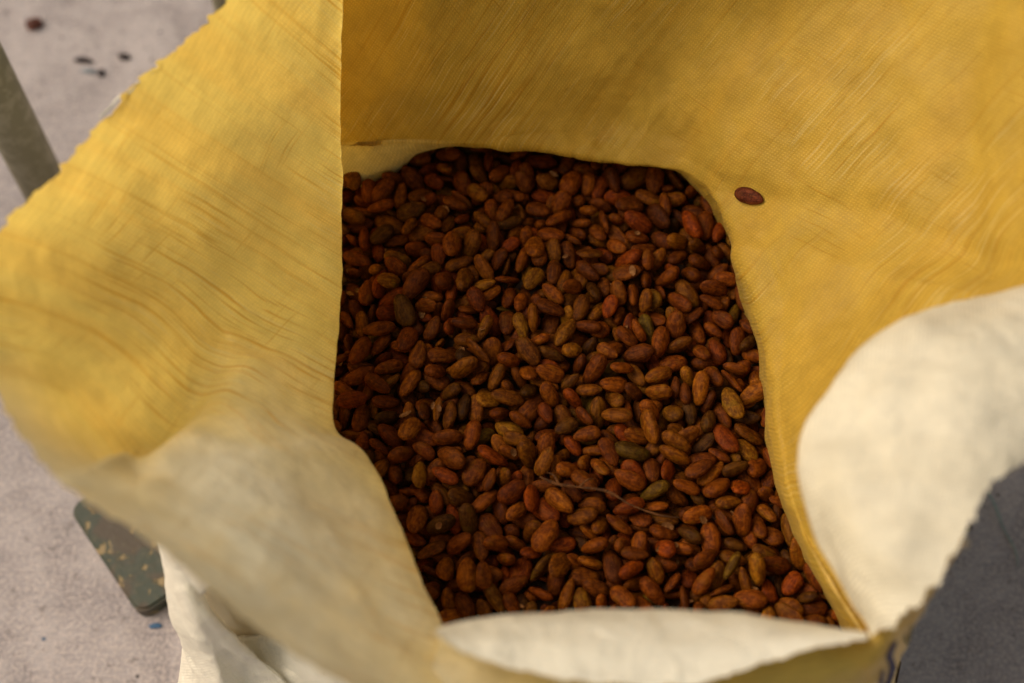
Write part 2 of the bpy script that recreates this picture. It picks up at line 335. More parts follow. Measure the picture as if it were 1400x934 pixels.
# inner face of the front wall, running out to the right-hand corner
O_in = [(480,900,.44,.9),(560,858,.43,.9),(650,862,.47,.3),(850,855,.485),(1050,866,.485),(1175,872,.475),(1232,838,.527),(1282,785,.55),(1306,752,.558),(1318,734,.562)]
O_md = [(480,960,.49,1),(560,930,.50,1),(650,940,.50,.8),(850,950,.50),(1050,935,.495),(1178,915,.475),(1238,868,.475),(1280,803,.53),(1310,756,.555),(1321,736,.56)]
O_ot = [(470,1030,.50,1),(550,1030,.49,1),(650,1030,.49),(850,1030,.48),(1050,1020,.44),(1180,985,.37),(1228,915,.36),(1254,838,.45),(1313,760,.545),(1323,738,.556)]
O_dn = [(470,1060,.40),(550,1060,.40),(650,1060,.40),(850,1060,.38),(1050,1050,.34),(1180,1020,.28),(1222,955,.26),(1230,880,.36),(1280,790,.48),(1310,750,.52)]
front = sheet('sack_front', pts([O_in, O_md, O_ot, O_dn]), 140, 300, m_front_shade, sack, (.3, .95, 0), (.95, -.3, 0), wr=.004, crease=.0003, rg=.05, seed=31, flip=True)

# body standing on the floor
def body_ring(z, rx, ry, n=28, e=2.6, amp=.0, seed=0):
    cx, cy = BC
    r = []
    for k in range(n):
        a = -2*math.pi*k/n
        c, s = math.cos(a), math.sin(a)
        f = 1+amp*noise.noise(Vector((c*2.2, s*2.2, seed)))
        r.append((cx+rx*f*math.copysign(abs(c)**(2/e), c), cy+ry*f*math.copysign(abs(s)**(2/e), s), z, 0))
    return r
pl, pr = W(243, 925, .22), W(1222, 925, .22)
BC = ((pl.x+pr.x)/2, -.03); RX = (pr.x-pl.x)/2
body = sheet('sack_body', [body_ring(0.002, RX*.92, .25), body_ring(.03, RX*1.0, .28, amp=.02), body_ring(.12, RX*1.01, .30, amp=.04, seed=1), body_ring(.22, RX*.995, .295, amp=.03, seed=2),
      body_ring(.285, RX*.93, .275, amp=.05, seed=3), body_ring(.275, RX*.90, .262, amp=.05, seed=3)], 120, 420, m_cream, sack,
      (1, .2, .1), (.1, .1, 1), wr=.006, crease=.0006, seed=41, closed=True)

# folds of the body pulled out at the front left
G1 = [[(235,690,.36),(205,690,.42),(225,715,.43),(262,750,.43),(300,790,.41),(290,780,.36)],
      [(245,765,.30),(219,750,.365),(240,770,.385),(262,790,.38),(277,812,.36),(264,806,.32)],
      [(255,815,.25),(229,800,.32),(252,820,.36),(278,838,.355),(301,850,.335),(288,848,.30)],
      [(268,865,.21),(239,850,.28),(268,868,.33),(305,882,.32),(345,888,.295),(330,892,.26)],
      [(272,890,.17),(246,878,.24),(288,908,.30),(335,922,.275),(392,930,.27),(378,936,.23)],
      [(268,945,.13),(243,938,.20),(292,962,.26),(350,985,.24),(440,990,.24),(420,995,.20)],
      [(262,1040,.02),(238,1040,.10),(295,1050,.16),(360,1070,.15),(470,1080,.15),(450,1085,.1)]]
sheet('sack_body_fold', pts(G1), 200, 160, m_cream, sack, (.9, .35, .2), (-.35, .8, .4), wr=.004, crease=.0005, rg=.5, crm=.0012, seed=51)
G2 = [[(290,893,.21),(330,882,.22),(368,880,.23),(420,902,.23),(490,940,.23)],
      [(287,884,.255),(330,870,.272),(368,868,.28),(422,888,.28),(490,925,.28)],
      [(284,910,.24),(330,900,.262),(376,900,.272),(432,915,.275),(495,950,.275)],
      [(275,960,.2),(330,950,.23),(385,955,.245),(445,965,.25),(505,990,.25)],
      [(270,1080,.05),(330,1080,.08),(400,1080,.09),(460,1090,.1),(520,1100,.1)]]
sheet('sack_body_fold', pts(G2), 120, 120, m_cream, sack, (.9, .35, .2), (-.35, .8, .4), wr=.003, crease=.0006, rg=.5, seed=57)
G3 = [[(240,770,.30),(300,790,.34),(365,820,.35),(460,880,.35)], [(262,820,.27),(310,845,.29),(372,860,.30),(470,915,.30)], [(275,880,.2),(320,900,.21),(385,915,.21),(480,960,.21)]]
sheet('sack_neck', pts(G3), 60, 80, m_neck_shade, sack, (.9, .35, .2), (-.35, .8, .4), wr=.003, crease=.0006, rg=.5, seed=63)

# shoulder: outside of the sack between its neck and the full body
neck = [W(a, b, ZB) for a, b in ((463,150),(463,250),(460,480),(448,590),(500,650),(530,720),(555,770),(580,830),(600,880),(700,885),(850,885),(1000,885),(1100,895),(1190,905),(1200,860),(1140,770),(1105,690),(1085,600),(1075,520),(1065,430),(1035,340),(1005,285),(960,235),(910,205),(830,185),(700,170),(600,165),(500,150))]
mid = sum(neck, Vector())/len(neck)
def at_angle(a):
    best = min(neck, key=lambda q: abs((math.atan2(q.y-mid.y, q.x-mid.x)-a+math.pi) % (2*math.pi)-math.pi))
    return (best-mid).length
upper_ring = body_ring(.272, RX*.895, .26, n=28, amp=.05, seed=3)
rows = [[], [], [], []]
for q in upper_ring:
    a = math.atan2(q[1]-mid.y, q[0]-mid.x); ro = math.hypot(q[0]-mid.x, q[1]-mid.y)
    ri = sum(at_angle(a+d) for d in (-.12, -.06, 0, .06, .12))/5+.034; ro = max(ro, ri+.014)
    for k, (rad, z) in enumerate(((ri-.002, .262), (ri, .318), (ri*.45+ro*.55, .312), (ro*1.0, .276))):
        rows[k].append((mid.x+math.cos(a)*rad, mid.y+math.sin(a)*rad, z, 0))
sheet('sack_shoulder', rows[::-1], 60, 300, m_cream, sack, (1, .2, .1), (.1, .1, 1), wr=.003, crease=.0004, seed=71, closed=True)

# ------------------------------------------------------------------ beans
DIMS = [[0.02591, 0.01402, 0.01056], [0.02541, 0.0139, 0.01059], [0.03008, 0.01636, 0.01236], [0.02582, 0.01547, 0.00998], [0.02552, 0.01404, 0.00968], [0.03014, 0.01645, 0.01256], [0.02936, 0.01433, 0.01015], [0.0283, 0.01613, 0.01279]]
# resting poses: kind, x y z in tenths of a millimetre, quaternion in hundredths
POSES = [
5,262,-1725,2970,7,-88,-48,1,2,-817,493,3002,2,-45,86,22,2,-913,262,2986,56,-5,-5,83,7,-342,-2047,2963,25,-64,-72,7,7,-5,-1372,2980,32,-89,-33,2,5,1833,-1589,2959,3,-79,-60,-16,
2,1828,-555,2975,17,57,80,-3,5,975,-1004,2941,94,-30,-7,-15,3,-301,-1196,2959,4,88,47,6,7,1831,-2255,3009,10,-13,10,98,2,1750,-869,2950,5,53,83,-17,4,135,-145,2959,16,-88,44,2,
2,786,-1966,2940,2,67,74,-5,7,378,-1450,2985,76,54,-20,-31,5,1126,-813,3005,62,48,-40,-47,2,682,-283,2991,56,0,15,-82,5,1564,-435,2991,49,-31,78,-24,5,-490,-1092,2994,36,13,-35,86,
7,-347,-1599,2985,74,-2,40,-54,2,1093,-2163,2967,41,83,-28,-25,5,1561,-1743,2904,20,-69,69,-3,5,1099,1712,2933,85,43,16,24,7,943,-1265,3030,3,-23,-92,-30,7,1903,-2018,3005,66,-34,61,-29,
2,-756,-1573,2934,61,-16,-8,-77,2,-393,-314,2990,58,-78,-25,1,5,1118,1222,2959,19,-22,-94,-19,7,1394,169,2972,68,12,-47,55,6,-1319,-557,3023,38,-92,-4,7,2,374,-1963,2964,25,46,-81,-26,
5,558,-1561,2965,29,3,94,-20,5,121,-1041,2943,1,82,-43,-37,5,-563,-1617,2976,28,19,52,-78,5,1476,-1547,2959,22,12,-95,-20,2,1062,-123,2990,9,15,-1,-98,2,-360,922,2951,48,-35,80,-6,
5,-895,1317,2955,15,-97,-16,-10,5,-167,-1635,2912,87,-6,9,-49,6,-36,-558,2965,7,19,16,97,2,-1277,-106,3005,7,54,-84,-6,5,-327,-864,2924,59,15,-13,-78,2,1252,9,2949,29,53,-65,-46,
1,317,-333,2978,10,-2,-13,99,7,854,-2226,2992,28,89,-36,0,2,1303,1256,2987,40,-79,45,-14,5,2021,-463,2968,23,8,5,-97,1,-355,-2289,2938,31,77,-54,-13,7,-526,-909,2971,14,8,44,-88,
6,1620,-2290,2994,24,-93,-11,-24,6,781,-1024,2986,85,1,14,-51,5,1491,-2100,2980,41,80,31,31,6,1330,-940,3029,71,66,-17,-18,5,-885,-20,3000,61,-14,-1,-78,5,1285,1688,2960,68,10,4,-72,
1,2182,-2095,2899,44,4,-23,-87,7,-831,-831,2986,10,85,52,3,7,538,1646,2967,6,-83,-54,-10,5,1592,1175,2970,67,-47,31,-48,5,-1248,-669,2931,1,76,60,-25,2,-887,1674,2933,33,-76,46,33,
5,1646,-1304,2965,84,-39,2,37,2,1518,508,2888,8,-47,-88,3,5,2059,-1954,2931,11,6,-34,93,7,-414,-1779,2937,1,-94,0,-35,5,260,-1117,2999,4,83,42,36,7,855,-719,3005,11,15,93,-32,
2,447,65,2952,45,22,-43,-75,2,1316,-1043,2965,6,13,38,91,5,-994,-865,2926,33,-13,-90,24,5,-1120,95,2973,21,-5,92,-34,6,-130,-2209,2904,35,81,-41,-21,6,-1142,1492,3012,88,24,20,35,
5,2125,-2379,2983,24,-36,-24,87,6,-786,-153,2965,74,-15,-11,64,3,-219,-2058,3015,65,16,16,73,2,163,-610,2876,4,-89,-45,1,3,-845,-390,2925,47,18,-27,-82,2,654,-2124,2947,14,25,-2,96,
6,-402,-1401,2967,94,0,33,6,2,1143,-1346,2975,16,-4,89,-43,0,1504,-1156,2973,95,11,-15,23,7,-522,893,3043,24,-71,-62,25,4,10,-2101,2923,29,-91,-29,-12,5,-161,-122,2921,11,-72,68,7,
2,272,-1502,2902,8,91,-40,11,7,712,-646,2911,72,-6,32,-61,7,1223,-305,2984,9,18,-85,-49,1,579,299,2937,1,59,-81,-5,7,991,660,2989,5,-100,-2,2,6,-583,-150,2924,97,5,24,4,
2,1745,544,2934,33,-93,14,3,6,430,-2187,2944,43,68,53,25,7,-1140,1049,2984,37,4,-19,-91,7,78,-1962,2841,79,-4,9,61,7,546,-2248,2929,65,-20,4,74,6,-1270,-315,2959,32,-91,-27,-1,
5,311,-513,2958,33,-84,39,16,2,-302,325,3014,22,-81,53,-12,5,-152,-1053,2965,89,-36,26,-10,5,-1032,-239,2908,13,-13,44,-88,3,847,-387,2944,8,-13,-7,-99,0,1119,-1994,2949,57,13,-24,77,
2,1508,-1909,2993,21,-93,-25,16,2,1045,1382,2966,7,-8,-20,-97,3,1212,-1664,2893,28,92,8,-25,2,-895,-1032,2939,57,-58,15,56,5,188,584,2961,18,42,-86,-23,7,-1112,-418,3021,67,-67,20,-23,
2,1216,-457,2956,5,32,61,-73,4,433,1418,2994,41,0,30,-86,5,1958,-786,2897,18,95,-15,-21,7,571,-2029,2862,100,-4,-2,2,6,-224,-1423,2924,4,-36,84,-41,5,154,-1426,2995,17,-75,-61,22,
2,930,-1482,3001,6,17,-71,-68,6,1440,409,2938,26,-34,-27,86,1,1741,-24,2897,1,60,80,3,4,-251,-1803,2937,3,-77,64,2,7,-521,-1976,2959,11,-76,-54,34,3,1134,-1157,2947,66,-29,0,-69,
2,-163,998,2987,47,-55,57,-39,3,324,274,2978,25,96,-14,-7,0,404,-1766,2884,13,-12,13,-97,4,495,880,2929,10,-77,62,10,6,1712,1210,2923,10,-67,73,4,7,-1408,1250,2989,5,-31,-37,87,
6,-635,-1821,2932,26,8,-7,-96,2,650,-1797,2945,16,-19,39,89,4,608,-879,2973,10,-8,99,9,7,910,1649,3021,54,-57,37,-49,5,1405,-4,2909,11,-29,61,73,5,-1358,825,2940,14,-97,20,3,
5,280,1917,2931,94,-34,-9,-1,5,925,-2011,3003,2,-41,53,-74,2,-129,-1803,3010,0,23,-49,84,0,-242,689,2941,10,49,78,37,3,201,895,3026,73,-21,11,64,5,-439,1647,2953,76,24,10,-60,
2,655,670,2997,57,73,-25,-30,2,1617,-1152,2867,46,78,43,2,7,1198,-1820,2963,33,-33,12,88,5,2269,-1845,2951,5,72,-59,-36,3,-123,-365,2911,49,67,50,26,4,1928,83,2869,13,62,-73,-26,
6,-534,-1239,2988,3,-27,-96,2,5,-412,538,2983,61,-25,35,-67,2,1360,-160,2910,1,99,13,0,4,1570,-898,2898,33,3,-7,-94,2,-1089,1213,2891,2,-24,-97,7,4,1799,256,2930,30,-10,-35,88,
3,-43,183,2885,67,-6,4,-74,0,1809,-1130,2936,48,-85,-23,-3,1,-1011,714,2980,8,-24,-89,-38,4,442,-806,2984,2,-27,95,13,5,1341,645,2958,21,-18,-1,96,0,2005,-1084,2862,93,-6,18,32,
2,-1252,483,2909,70,25,32,59,6,77,114,2934,80,-4,19,-56,7,1331,-1345,2878,30,91,-25,-11,5,237,-1956,2893,42,-14,44,-78,0,958,-1887,3057,99,-6,-8,-8,2,2332,-2299,2857,10,-10,98,14,
7,1594,-2031,2880,41,-72,-56,3,6,851,-1620,2928,19,24,29,91,2,-511,-703,2939,33,68,55,35,5,334,205,2893,12,74,63,-18,7,-454,743,2951,97,-19,2,16,2,1406,-1710,2959,3,-43,-66,61,
2,-738,-1228,3006,77,11,16,61,5,580,-1288,2988,90,-18,20,-35,3,1018,-861,2936,8,35,-20,91,3,1925,-945,2898,24,86,-44,-3,6,1402,-1302,2955,8,17,22,96,2,-1042,-547,2937,98,-20,3,7,
1,-402,-617,2896,68,-37,-42,46,1,-716,-994,2933,26,-11,-44,85,4,968,28,2965,12,93,-29,-20,5,321,1678,2949,6,13,-4,99,3,635,-1469,2915,19,0,94,27,7,1593,169,2854,63,-49,4,-60,
6,-183,190,2870,22,-47,-83,-19,3,236,1354,2929,12,94,-23,23,6,360,664,2989,3,-67,74,-1,3,-3,-2261,2955,82,-8,20,-52,7,2059,-1686,2852,47,-35,5,81,5,639,123,2927,30,-20,30,88,
5,1009,824,2957,37,13,90,-19,3,-1060,558,2999,26,19,-95,5,2,1751,-627,2873,44,-67,41,-43,3,-604,-1437,2949,17,65,71,23,4,829,296,2979,52,25,7,-81,6,347,433,2967,10,38,88,28,
4,38,-1515,2930,31,-21,18,-91,2,349,-2037,2845,72,-28,3,64,0,-675,102,2919,85,-6,-26,45,5,1323,-643,2948,28,47,83,-15,3,323,-132,2917,59,78,-7,-19,4,1683,-1611,2963,70,50,-27,-42,
2,-1032,-696,2947,29,-92,-1,26,3,99,1638,2985,52,15,-39,75,3,1021,-1545,2915,13,41,86,-27,5,-648,-337,2836,27,-12,3,95,5,342,1076,2965,16,97,-17,11,5,-310,1485,3033,17,29,89,31,
0,683,1653,2945,10,-64,76,-4,5,-947,-1163,2882,39,-70,22,-56,2,1147,138,2915,62,45,-1,-64,6,1454,1005,2974,97,8,21,10,6,-58,1298,2988,31,79,52,2,7,-1432,1640,3024,20,-79,58,-7,
2,918,451,2976,26,-74,62,1,0,1733,-1437,2953,34,93,13,-9,7,276,-972,2960,15,-60,73,30,4,-473,-2374,2907,33,-91,-13,24,1,-1043,256,2934,5,-95,-4,30,2,1652,826,2917,25,88,14,-38,
6,-285,-160,2981,65,-64,30,-27,2,-924,-1429,2901,46,-17,30,82,2,-96,-1450,2841,28,54,78,15,2,-26,-222,2962,83,-37,25,34,2,-576,528,3013,87,9,22,43,6,369,878,2970,67,43,0,-60,
2,-1272,1515,2971,15,74,-60,-25,6,-1161,1331,2978,2,6,-91,40,7,1621,-709,2946,74,38,49,27,4,-294,-631,2881,71,-7,-18,68,6,1709,-1983,2981,39,-31,65,-58,7,-400,105,2969,22,-23,-37,-87,
4,1138,367,2976,48,40,-9,-77,1,1965,-1636,2919,23,61,73,-21,4,1221,1499,2929,18,27,8,94,5,-732,309,2976,92,31,-23,4,6,1471,-638,2913,27,71,-65,-8,3,-788,1096,2891,9,-25,96,-10,
4,30,-887,2919,94,32,-1,-14,3,-187,-565,2943,7,96,16,-23,2,-1001,1504,2934,42,63,56,34,5,412,1242,2984,30,8,-45,-84,6,-585,1944,2985,30,17,94,0,6,-114,1775,2956,75,46,26,40,
6,-485,-2245,2880,33,-55,-76,-11,5,993,-1201,2928,83,34,-3,-44,7,-832,940,2863,35,-5,-86,-36,4,638,-464,2941,45,89,-6,6,1,-1106,-21,2914,8,-43,66,-61,0,-1284,187,2911,62,38,-16,-66,
2,-506,1387,2993,42,87,-19,-15,5,-502,-483,2941,28,1,91,-31,1,-708,1170,2985,95,-16,1,-28,7,-20,-785,2826,15,19,95,19,5,2003,-2151,2905,7,71,69,-11,1,1217,-1539,2873,36,93,-10,1,
0,495,-934,2878,19,86,-39,-26,3,443,-1177,2949,8,-95,3,31,3,-545,265,2910,31,-73,22,57,7,1336,1066,2888,20,-93,30,-6,3,-20,1204,2942,30,94,14,13,0,2042,-1503,2902,83,-8,-2,-55,
1,-230,88,2919,7,61,-10,-78,1,1862,649,2916,93,35,3,-8,6,945,1100,2856,74,42,17,-49,7,-214,-2319,2890,1,56,75,36,7,1840,-1282,2916,55,-29,-17,-76,0,798,1630,2913,57,6,-7,-81,
6,-744,-872,2884,1,99,-12,-1,6,179,174,2971,78,-20,37,-46,5,515,470,3009,3,-37,25,-89,2,822,-1330,2942,81,-21,-1,55,4,1041,-288,2897,8,-87,45,-17,5,497,-88,2939,78,-31,21,50,
3,-115,774,2956,47,-34,78,-25,2,1901,-1429,2861,44,-34,45,-70,3,1401,-2001,2802,10,76,60,-25,6,2191,-1651,2923,54,49,-46,-51,3,1889,-190,2921,7,9,82,56,3,620,-1914,2905,10,-24,-43,-86,
4,797,-121,2990,29,-91,27,-15,3,-639,827,2944,65,31,10,-69,7,161,-1665,2873,56,26,32,-72,6,506,-539,2928,44,77,3,-46,3,1428,-865,2949,87,38,-2,31,2,1686,-316,2994,48,-72,46,-20,
4,1772,-1767,2896,51,84,-10,-15,6,1927,-629,2898,92,29,-25,-5,2,1560,717,2919,52,-1,55,65,3,-705,1642,2965,10,25,79,56,4,2348,-2066,2945,74,41,-22,-48,2,70,-758,2962,78,-54,28,-10,
1,277,-693,2978,84,-5,-6,-54,7,-30,432,2876,14,-70,53,-47,3,1104,1065,2968,11,99,1,8,0,-775,-1704,2873,18,95,-25,-6,0,700,-1627,2922,82,-8,33,45,7,-630,-320,2968,94,-19,7,28,
7,431,-713,2906,81,19,18,-52,1,1720,415,2923,12,-16,-92,35,4,848,-511,2914,37,-42,10,82,2,92,796,2940,36,-48,58,-55,4,924,987,2930,93,4,-21,-29,2,1954,-1198,2783,82,-13,8,-55,
6,-468,-1554,2908,58,-6,-25,77,4,1008,-449,2944,37,-19,-91,-10,5,799,1429,2923,79,59,-7,-17,5,1814,-2108,2926,24,55,35,72,2,999,-1806,2967,59,-42,66,-19,3,-178,-1269,2994,27,77,54,21,
2,-1021,416,2916,94,9,-10,33,1,1630,-523,2912,32,-29,86,-28,6,-1129,566,2911,76,19,41,47,5,1453,868,2928,40,-12,-28,-86,7,-169,1326,2901,77,-26,46,-36,0,1249,-1177,2964,57,29,-75,-14,
0,1744,-1871,2871,13,98,-17,-4,7,1273,855,2913,41,-74,-53,-1,2,958,1522,2913,10,-98,-4,-14,3,-292,1721,2978,17,90,-20,-36,7,-840,1916,2945,11,-26,46,84,3,298,1561,2887,0,-99,4,9,
3,479,-1375,2985,8,45,79,41,1,-1029,1035,2882,96,-27,-3,5,0,-17,-995,2883,23,8,-60,77,1,710,-1142,2945,52,-12,14,83,1,594,-700,2958,81,42,-24,-33,1,78,358,2954,52,-35,20,-75,
7,1649,-106,2811,82,-54,11,14,6,2005,-1850,2875,11,94,-18,-27,2,1430,1502,2866,18,-14,84,50,2,141,1742,2932,80,-3,36,-48,6,1629,967,2960,27,-83,32,37,2,-67,-1235,2945,20,43,-6,-88,
0,1069,83,2986,31,40,47,72,2,1025,-2290,2939,53,-1,9,84,1,913,-273,2990,24,93,23,-15,2,220,-2166,2914,4,40,71,-58,6,-1291,1022,2941,40,-57,-63,34,2,1608,-60,2947,17,61,74,-24,
0,1184,790,3000,68,27,8,68,2,90,-1537,2802,17,-97,9,-14,7,-380,-13,2890,99,-10,-5,-3,5,-712,437,2908,83,-47,-10,-28,3,761,1150,2883,82,-7,-6,-56,6,508,1902,2939,19,80,57,4,
7,-813,1524,2896,12,18,-97,-11,0,1137,-627,2939,79,42,20,-41,3,1480,-298,2936,22,86,-30,-35,0,727,309,2892,14,87,47,0,1,1437,-480,2990,69,24,39,56,7,-93,-664,2885,37,85,37,-1,
3,2069,-1329,2863,58,53,50,-36,6,1202,271,2881,31,-16,10,93,7,679,1848,2892,94,-9,32,9,0,1337,-1802,2936,36,-2,64,68,4,-15,935,2949,29,7,22,-93,6,676,849,2992,20,98,4,-7,
6,-465,1889,2941,11,-70,-70,3,7,2282,-2436,2927,26,-10,93,-25,0,-623,-1159,2908,9,36,-90,-23,1,30,-1752,2868,69,53,17,-46,4,-697,-1333,2851,13,80,26,-52,7,-1090,-1155,2931,86,-32,-19,34,
4,-996,813,2935,16,10,-28,94,3,2283,-2214,2925,26,28,89,-24,3,-662,986,2949,18,-6,78,60,3,660,-13,2828,70,51,-5,49,2,1044,468,2912,33,62,-60,-38,6,-1355,1194,2882,11,-13,98,8,
6,-1348,523,2859,39,37,15,83,2,134,1014,2900,66,-9,65,-36,6,1143,-1457,2930,14,-9,36,92,6,129,-345,2965,77,-29,-8,-56,6,703,450,2962,45,63,-58,-25,3,1479,1732,2861,13,38,37,84,
3,-79,-924,2811,40,19,-13,89,7,275,-700,2848,38,18,-62,-66,3,796,541,2902,75,9,-15,-64,0,-42,1681,2881,34,-24,82,39,4,1177,-1933,2877,34,-94,5,-2,1,-555,-1350,2859,73,-55,18,-36,
4,1531,-1063,2901,6,98,5,18,6,132,-485,2944,63,-26,-15,-71,0,-40,-1896,2924,49,-42,-35,-68,4,-231,-844,2816,56,-78,-26,3,5,1342,-2220,2919,28,-64,-56,44,4,57,-336,2848,40,-15,-87,23,
3,566,-200,2902,12,43,-22,-87,0,1843,1146,2923,53,0,12,-84,4,-1234,-922,2925,79,18,4,58,6,977,-2075,2880,28,2,-76,-59,6,-181,433,2926,42,-4,-18,-89,0,484,-392,2939,63,-69,-36,-4,
0,2023,56,2928,60,-66,-8,44,7,-1014,-1252,2799,98,0,9,-19,5,112,-1193,2800,77,6,5,64,5,-1393,-639,2890,31,-48,76,-31,6,1180,-916,2912,88,-17,-18,41,2,-7,-1652,2785,44,-43,69,38,
0,1252,-2078,2898,32,30,-58,-68,3,2155,-2291,2898,26,27,88,28,1,1722,165,2927,31,88,-36,-10,4,261,-1297,2922,5,12,41,-90,1,-249,1228,2946,34,20,54,74,1,569,73,2812,20,-97,-9,6,
7,2130,-1156,2830,87,-18,0,47,7,2088,-33,2835,86,-44,-4,-25,1,-720,-638,2932,70,16,6,69,7,451,585,2924,52,35,-30,-72,1,-1175,916,2895,18,60,76,17,4,1693,-1009,2898,30,-1,63,72,
5,807,930,2829,81,40,-41,-14,1,1769,945,2827,54,16,-7,82,1,-569,1201,2895,53,-12,-2,-84,4,150,-1831,2892,93,-17,20,24,1,-1078,-963,2971,81,-50,24,-19,7,1808,761,2841,54,73,22,36,
7,846,-231,2897,28,-91,-30,8,4,-1327,330,2855,34,44,16,82,2,-259,-368,2930,12,79,60,-4,3,1554,273,2923,40,3,-25,-88,6,1361,1399,2943,61,-29,-46,58,5,-277,-212,2776,38,-1,39,-84,
2,-880,-451,2809,18,-40,-90,10,7,-966,-111,2802,91,35,-10,-20,0,-848,-667,2920,61,26,2,75,6,1844,-326,2967,55,69,-42,-19,7,1189,437,2891,40,17,88,21,5,576,1172,2832,10,-42,-57,70,
4,594,-1077,2880,3,88,18,-43,1,929,-844,2886,10,-86,29,40,6,1633,-2157,2934,29,-4,-60,-75,7,-906,1111,2965,10,-54,72,-42,6,2114,-2066,2807,23,-67,-67,24,4,-386,-436,2857,38,8,5,92,
1,-704,672,2966,21,9,-16,-96,3,361,-1147,2894,61,27,10,74,0,-809,744,2922,24,29,-63,-68,4,-84,1466,2990,34,4,93,15,4,-750,1418,2939,28,-32,83,36,0,597,1540,2871,18,68,68,-20,
7,-756,1816,2905,47,-2,-65,-60,0,-609,-648,2974,56,37,-32,-67,3,-240,513,2977,92,-29,-25,-10,7,717,175,2821,39,-1,24,89,4,740,731,2936,11,-28,-28,91,1,692,-2258,2973,34,61,2,72,
6,-1373,-444,2973,59,-77,23,-9,0,-699,-1900,2800,8,97,21,-12,1,-550,-1698,2831,75,-62,5,23,2,1759,-408,2863,97,23,-9,6,4,-635,-723,2843,68,47,-42,-38,4,-1524,1510,2884,29,-26,-1,-92,
5,-271,1533,2933,33,27,16,-89,0,607,1252,2923,22,-14,43,87,2,-188,-2002,2907,5,-16,-13,98,0,876,-1800,2935,89,13,43,-2,4,817,1222,2971,48,-63,43,-43,7,-1078,1681,2957,30,32,-83,33,
5,1266,-1856,2803,91,40,3,-3,0,1884,-1671,2834,40,45,68,42,4,922,279,2861,28,-73,-21,59,7,552,-1631,2712,18,11,88,43,6,701,-974,2897,33,94,-3,-5,1,1361,-398,2912,58,-42,-44,54,
4,-753,-403,2859,40,14,84,33,4,-1093,-136,2873,74,51,-21,38,6,1421,1214,2864,34,-43,70,45,2,-625,1304,2965,36,56,73,-18,6,-520,-1878,2823,9,19,7,98,3,673,1346,2963,27,43,76,-41,
2,-709,-2166,2957,14,4,84,53,4,-1411,227,2927,30,74,-58,-15,6,1161,620,2905,41,41,-80,-19,5,-1294,-817,2837,47,-88,-1,-9,5,1201,-125,2802,24,-82,48,-17,0,219,-16,2938,33,2,74,-58,
6,-1450,-149,2784,41,65,62,-18,7,2142,-1480,2819,53,51,36,57,4,612,-1656,2857,42,85,-29,-12,1,-769,-1010,2814,88,-36,-19,23,3,53,1366,2894,15,-84,49,-14,0,132,-2337,2950,58,-7,16,-80,
1,237,832,2951,16,69,70,-7,4,470,247,2868,15,66,39,62,6,-312,1865,2918,82,-1,18,-55,6,511,-1900,2817,14,15,-20,96,0,778,1122,2790,3,-11,-99,9,7,1655,1398,2836,7,-98,16,5,
3,-214,1854,2994,56,41,-58,-42,3,-1449,181,2829,52,43,-63,-39,6,-448,1475,2933,10,32,72,61,4,1493,-1325,2817,57,6,49,66,1,1045,-580,2827,42,56,67,25,7,1462,-1920,2861,93,-29,19,9,
3,-375,-186,2912,93,-24,22,-15,3,-1384,713,2858,40,-11,59,69,7,581,654,2879,17,59,77,17,6,11,1537,2925,39,-21,39,81,2,643,-527,2812,40,-61,58,-37,2,1768,-2061,2792,53,-14,-77,32,
0,519,440,2868,90,-10,19,38,6,-39,598,2897,84,-37,24,30,3,929,1255,2971,4,68,60,-42,6,781,-1797,2864,65,4,24,-72,6,-1205,273,2853,43,65,17,60,0,-411,-2070,2866,97,15,18,12,
5,1158,953,2897,14,6,-90,-40,2,-438,1087,2916,14,-98,-15,9,1,-821,-1295,2818,91,-25,30,16,6,-1262,-234,2894,12,18,-29,93,7,392,-41,2826,20,-18,-91,-32,1,1715,260,2828,13,-60,-78,-10,
5,1492,1324,2842,15,37,72,57,4,1817,922,2913,13,-97,-18,10,7,-600,-2045,2729,65,-67,34,-10,7,-347,-1885,2868,38,-83,-14,37,3,-524,121,2922,81,24,23,48,1,-1158,-540,2822,71,19,-33,-59,
1,1546,-2224,2859,16,-95,-11,24,1,1952,-162,2820,87,11,-20,44,1,-1287,792,2811,23,-64,-72,-15,3,-622,552,2875,9,-77,40,49,4,2290,-2120,2821,11,-96,13,-20,1,291,-853,2892,18,-1,-17,-97,
6,-1305,1467,2848,43,-85,22,19,6,1923,365,2838,59,56,53,24,7,1954,-2408,2954,4,-79,-60,-11,3,-1505,-573,2964,77,-4,15,-62,1,1044,455,2788,13,77,-62,4,7,2190,-1894,2829,62,-53,47,-33,
3,397,-1015,2808,18,-25,41,-86,6,1906,990,2814,29,86,-36,-23,1,2026,204,2934,42,-9,40,81,6,-30,1982,2877,90,-34,27,-3,0,1760,1412,2944,24,-79,53,17,5,-603,1767,3009,70,-37,-16,-59,
5,-32,-1127,2791,84,42,31,12,0,413,-1515,2837,76,33,-2,-56,0,-707,-552,2832,7,26,-95,18,1,-754,272,2843,90,-8,-23,-36,0,-518,458,2897,28,-61,67,-32,3,1624,1587,2879,59,-30,4,75,
4,531,1057,2911,76,-55,5,-34,1,-439,1242,2942,19,55,-77,25,2,-929,-1578,2879,10,30,-88,36,1,-865,-263,2819,35,-42,83,12,7,587,-823,2837,2,-33,-9,94,5,78,-2255,2845,20,63,71,24,
1,-193,-1915,2809,5,-31,95,2,5,263,-367,2851,44,82,-36,12,6,1013,156,2900,56,31,14,76,7,172,-2109,2732,17,77,57,-23,0,-1084,-763,2857,20,95,-16,-17,0,578,-1747,2803,0,-39,-92,-1,
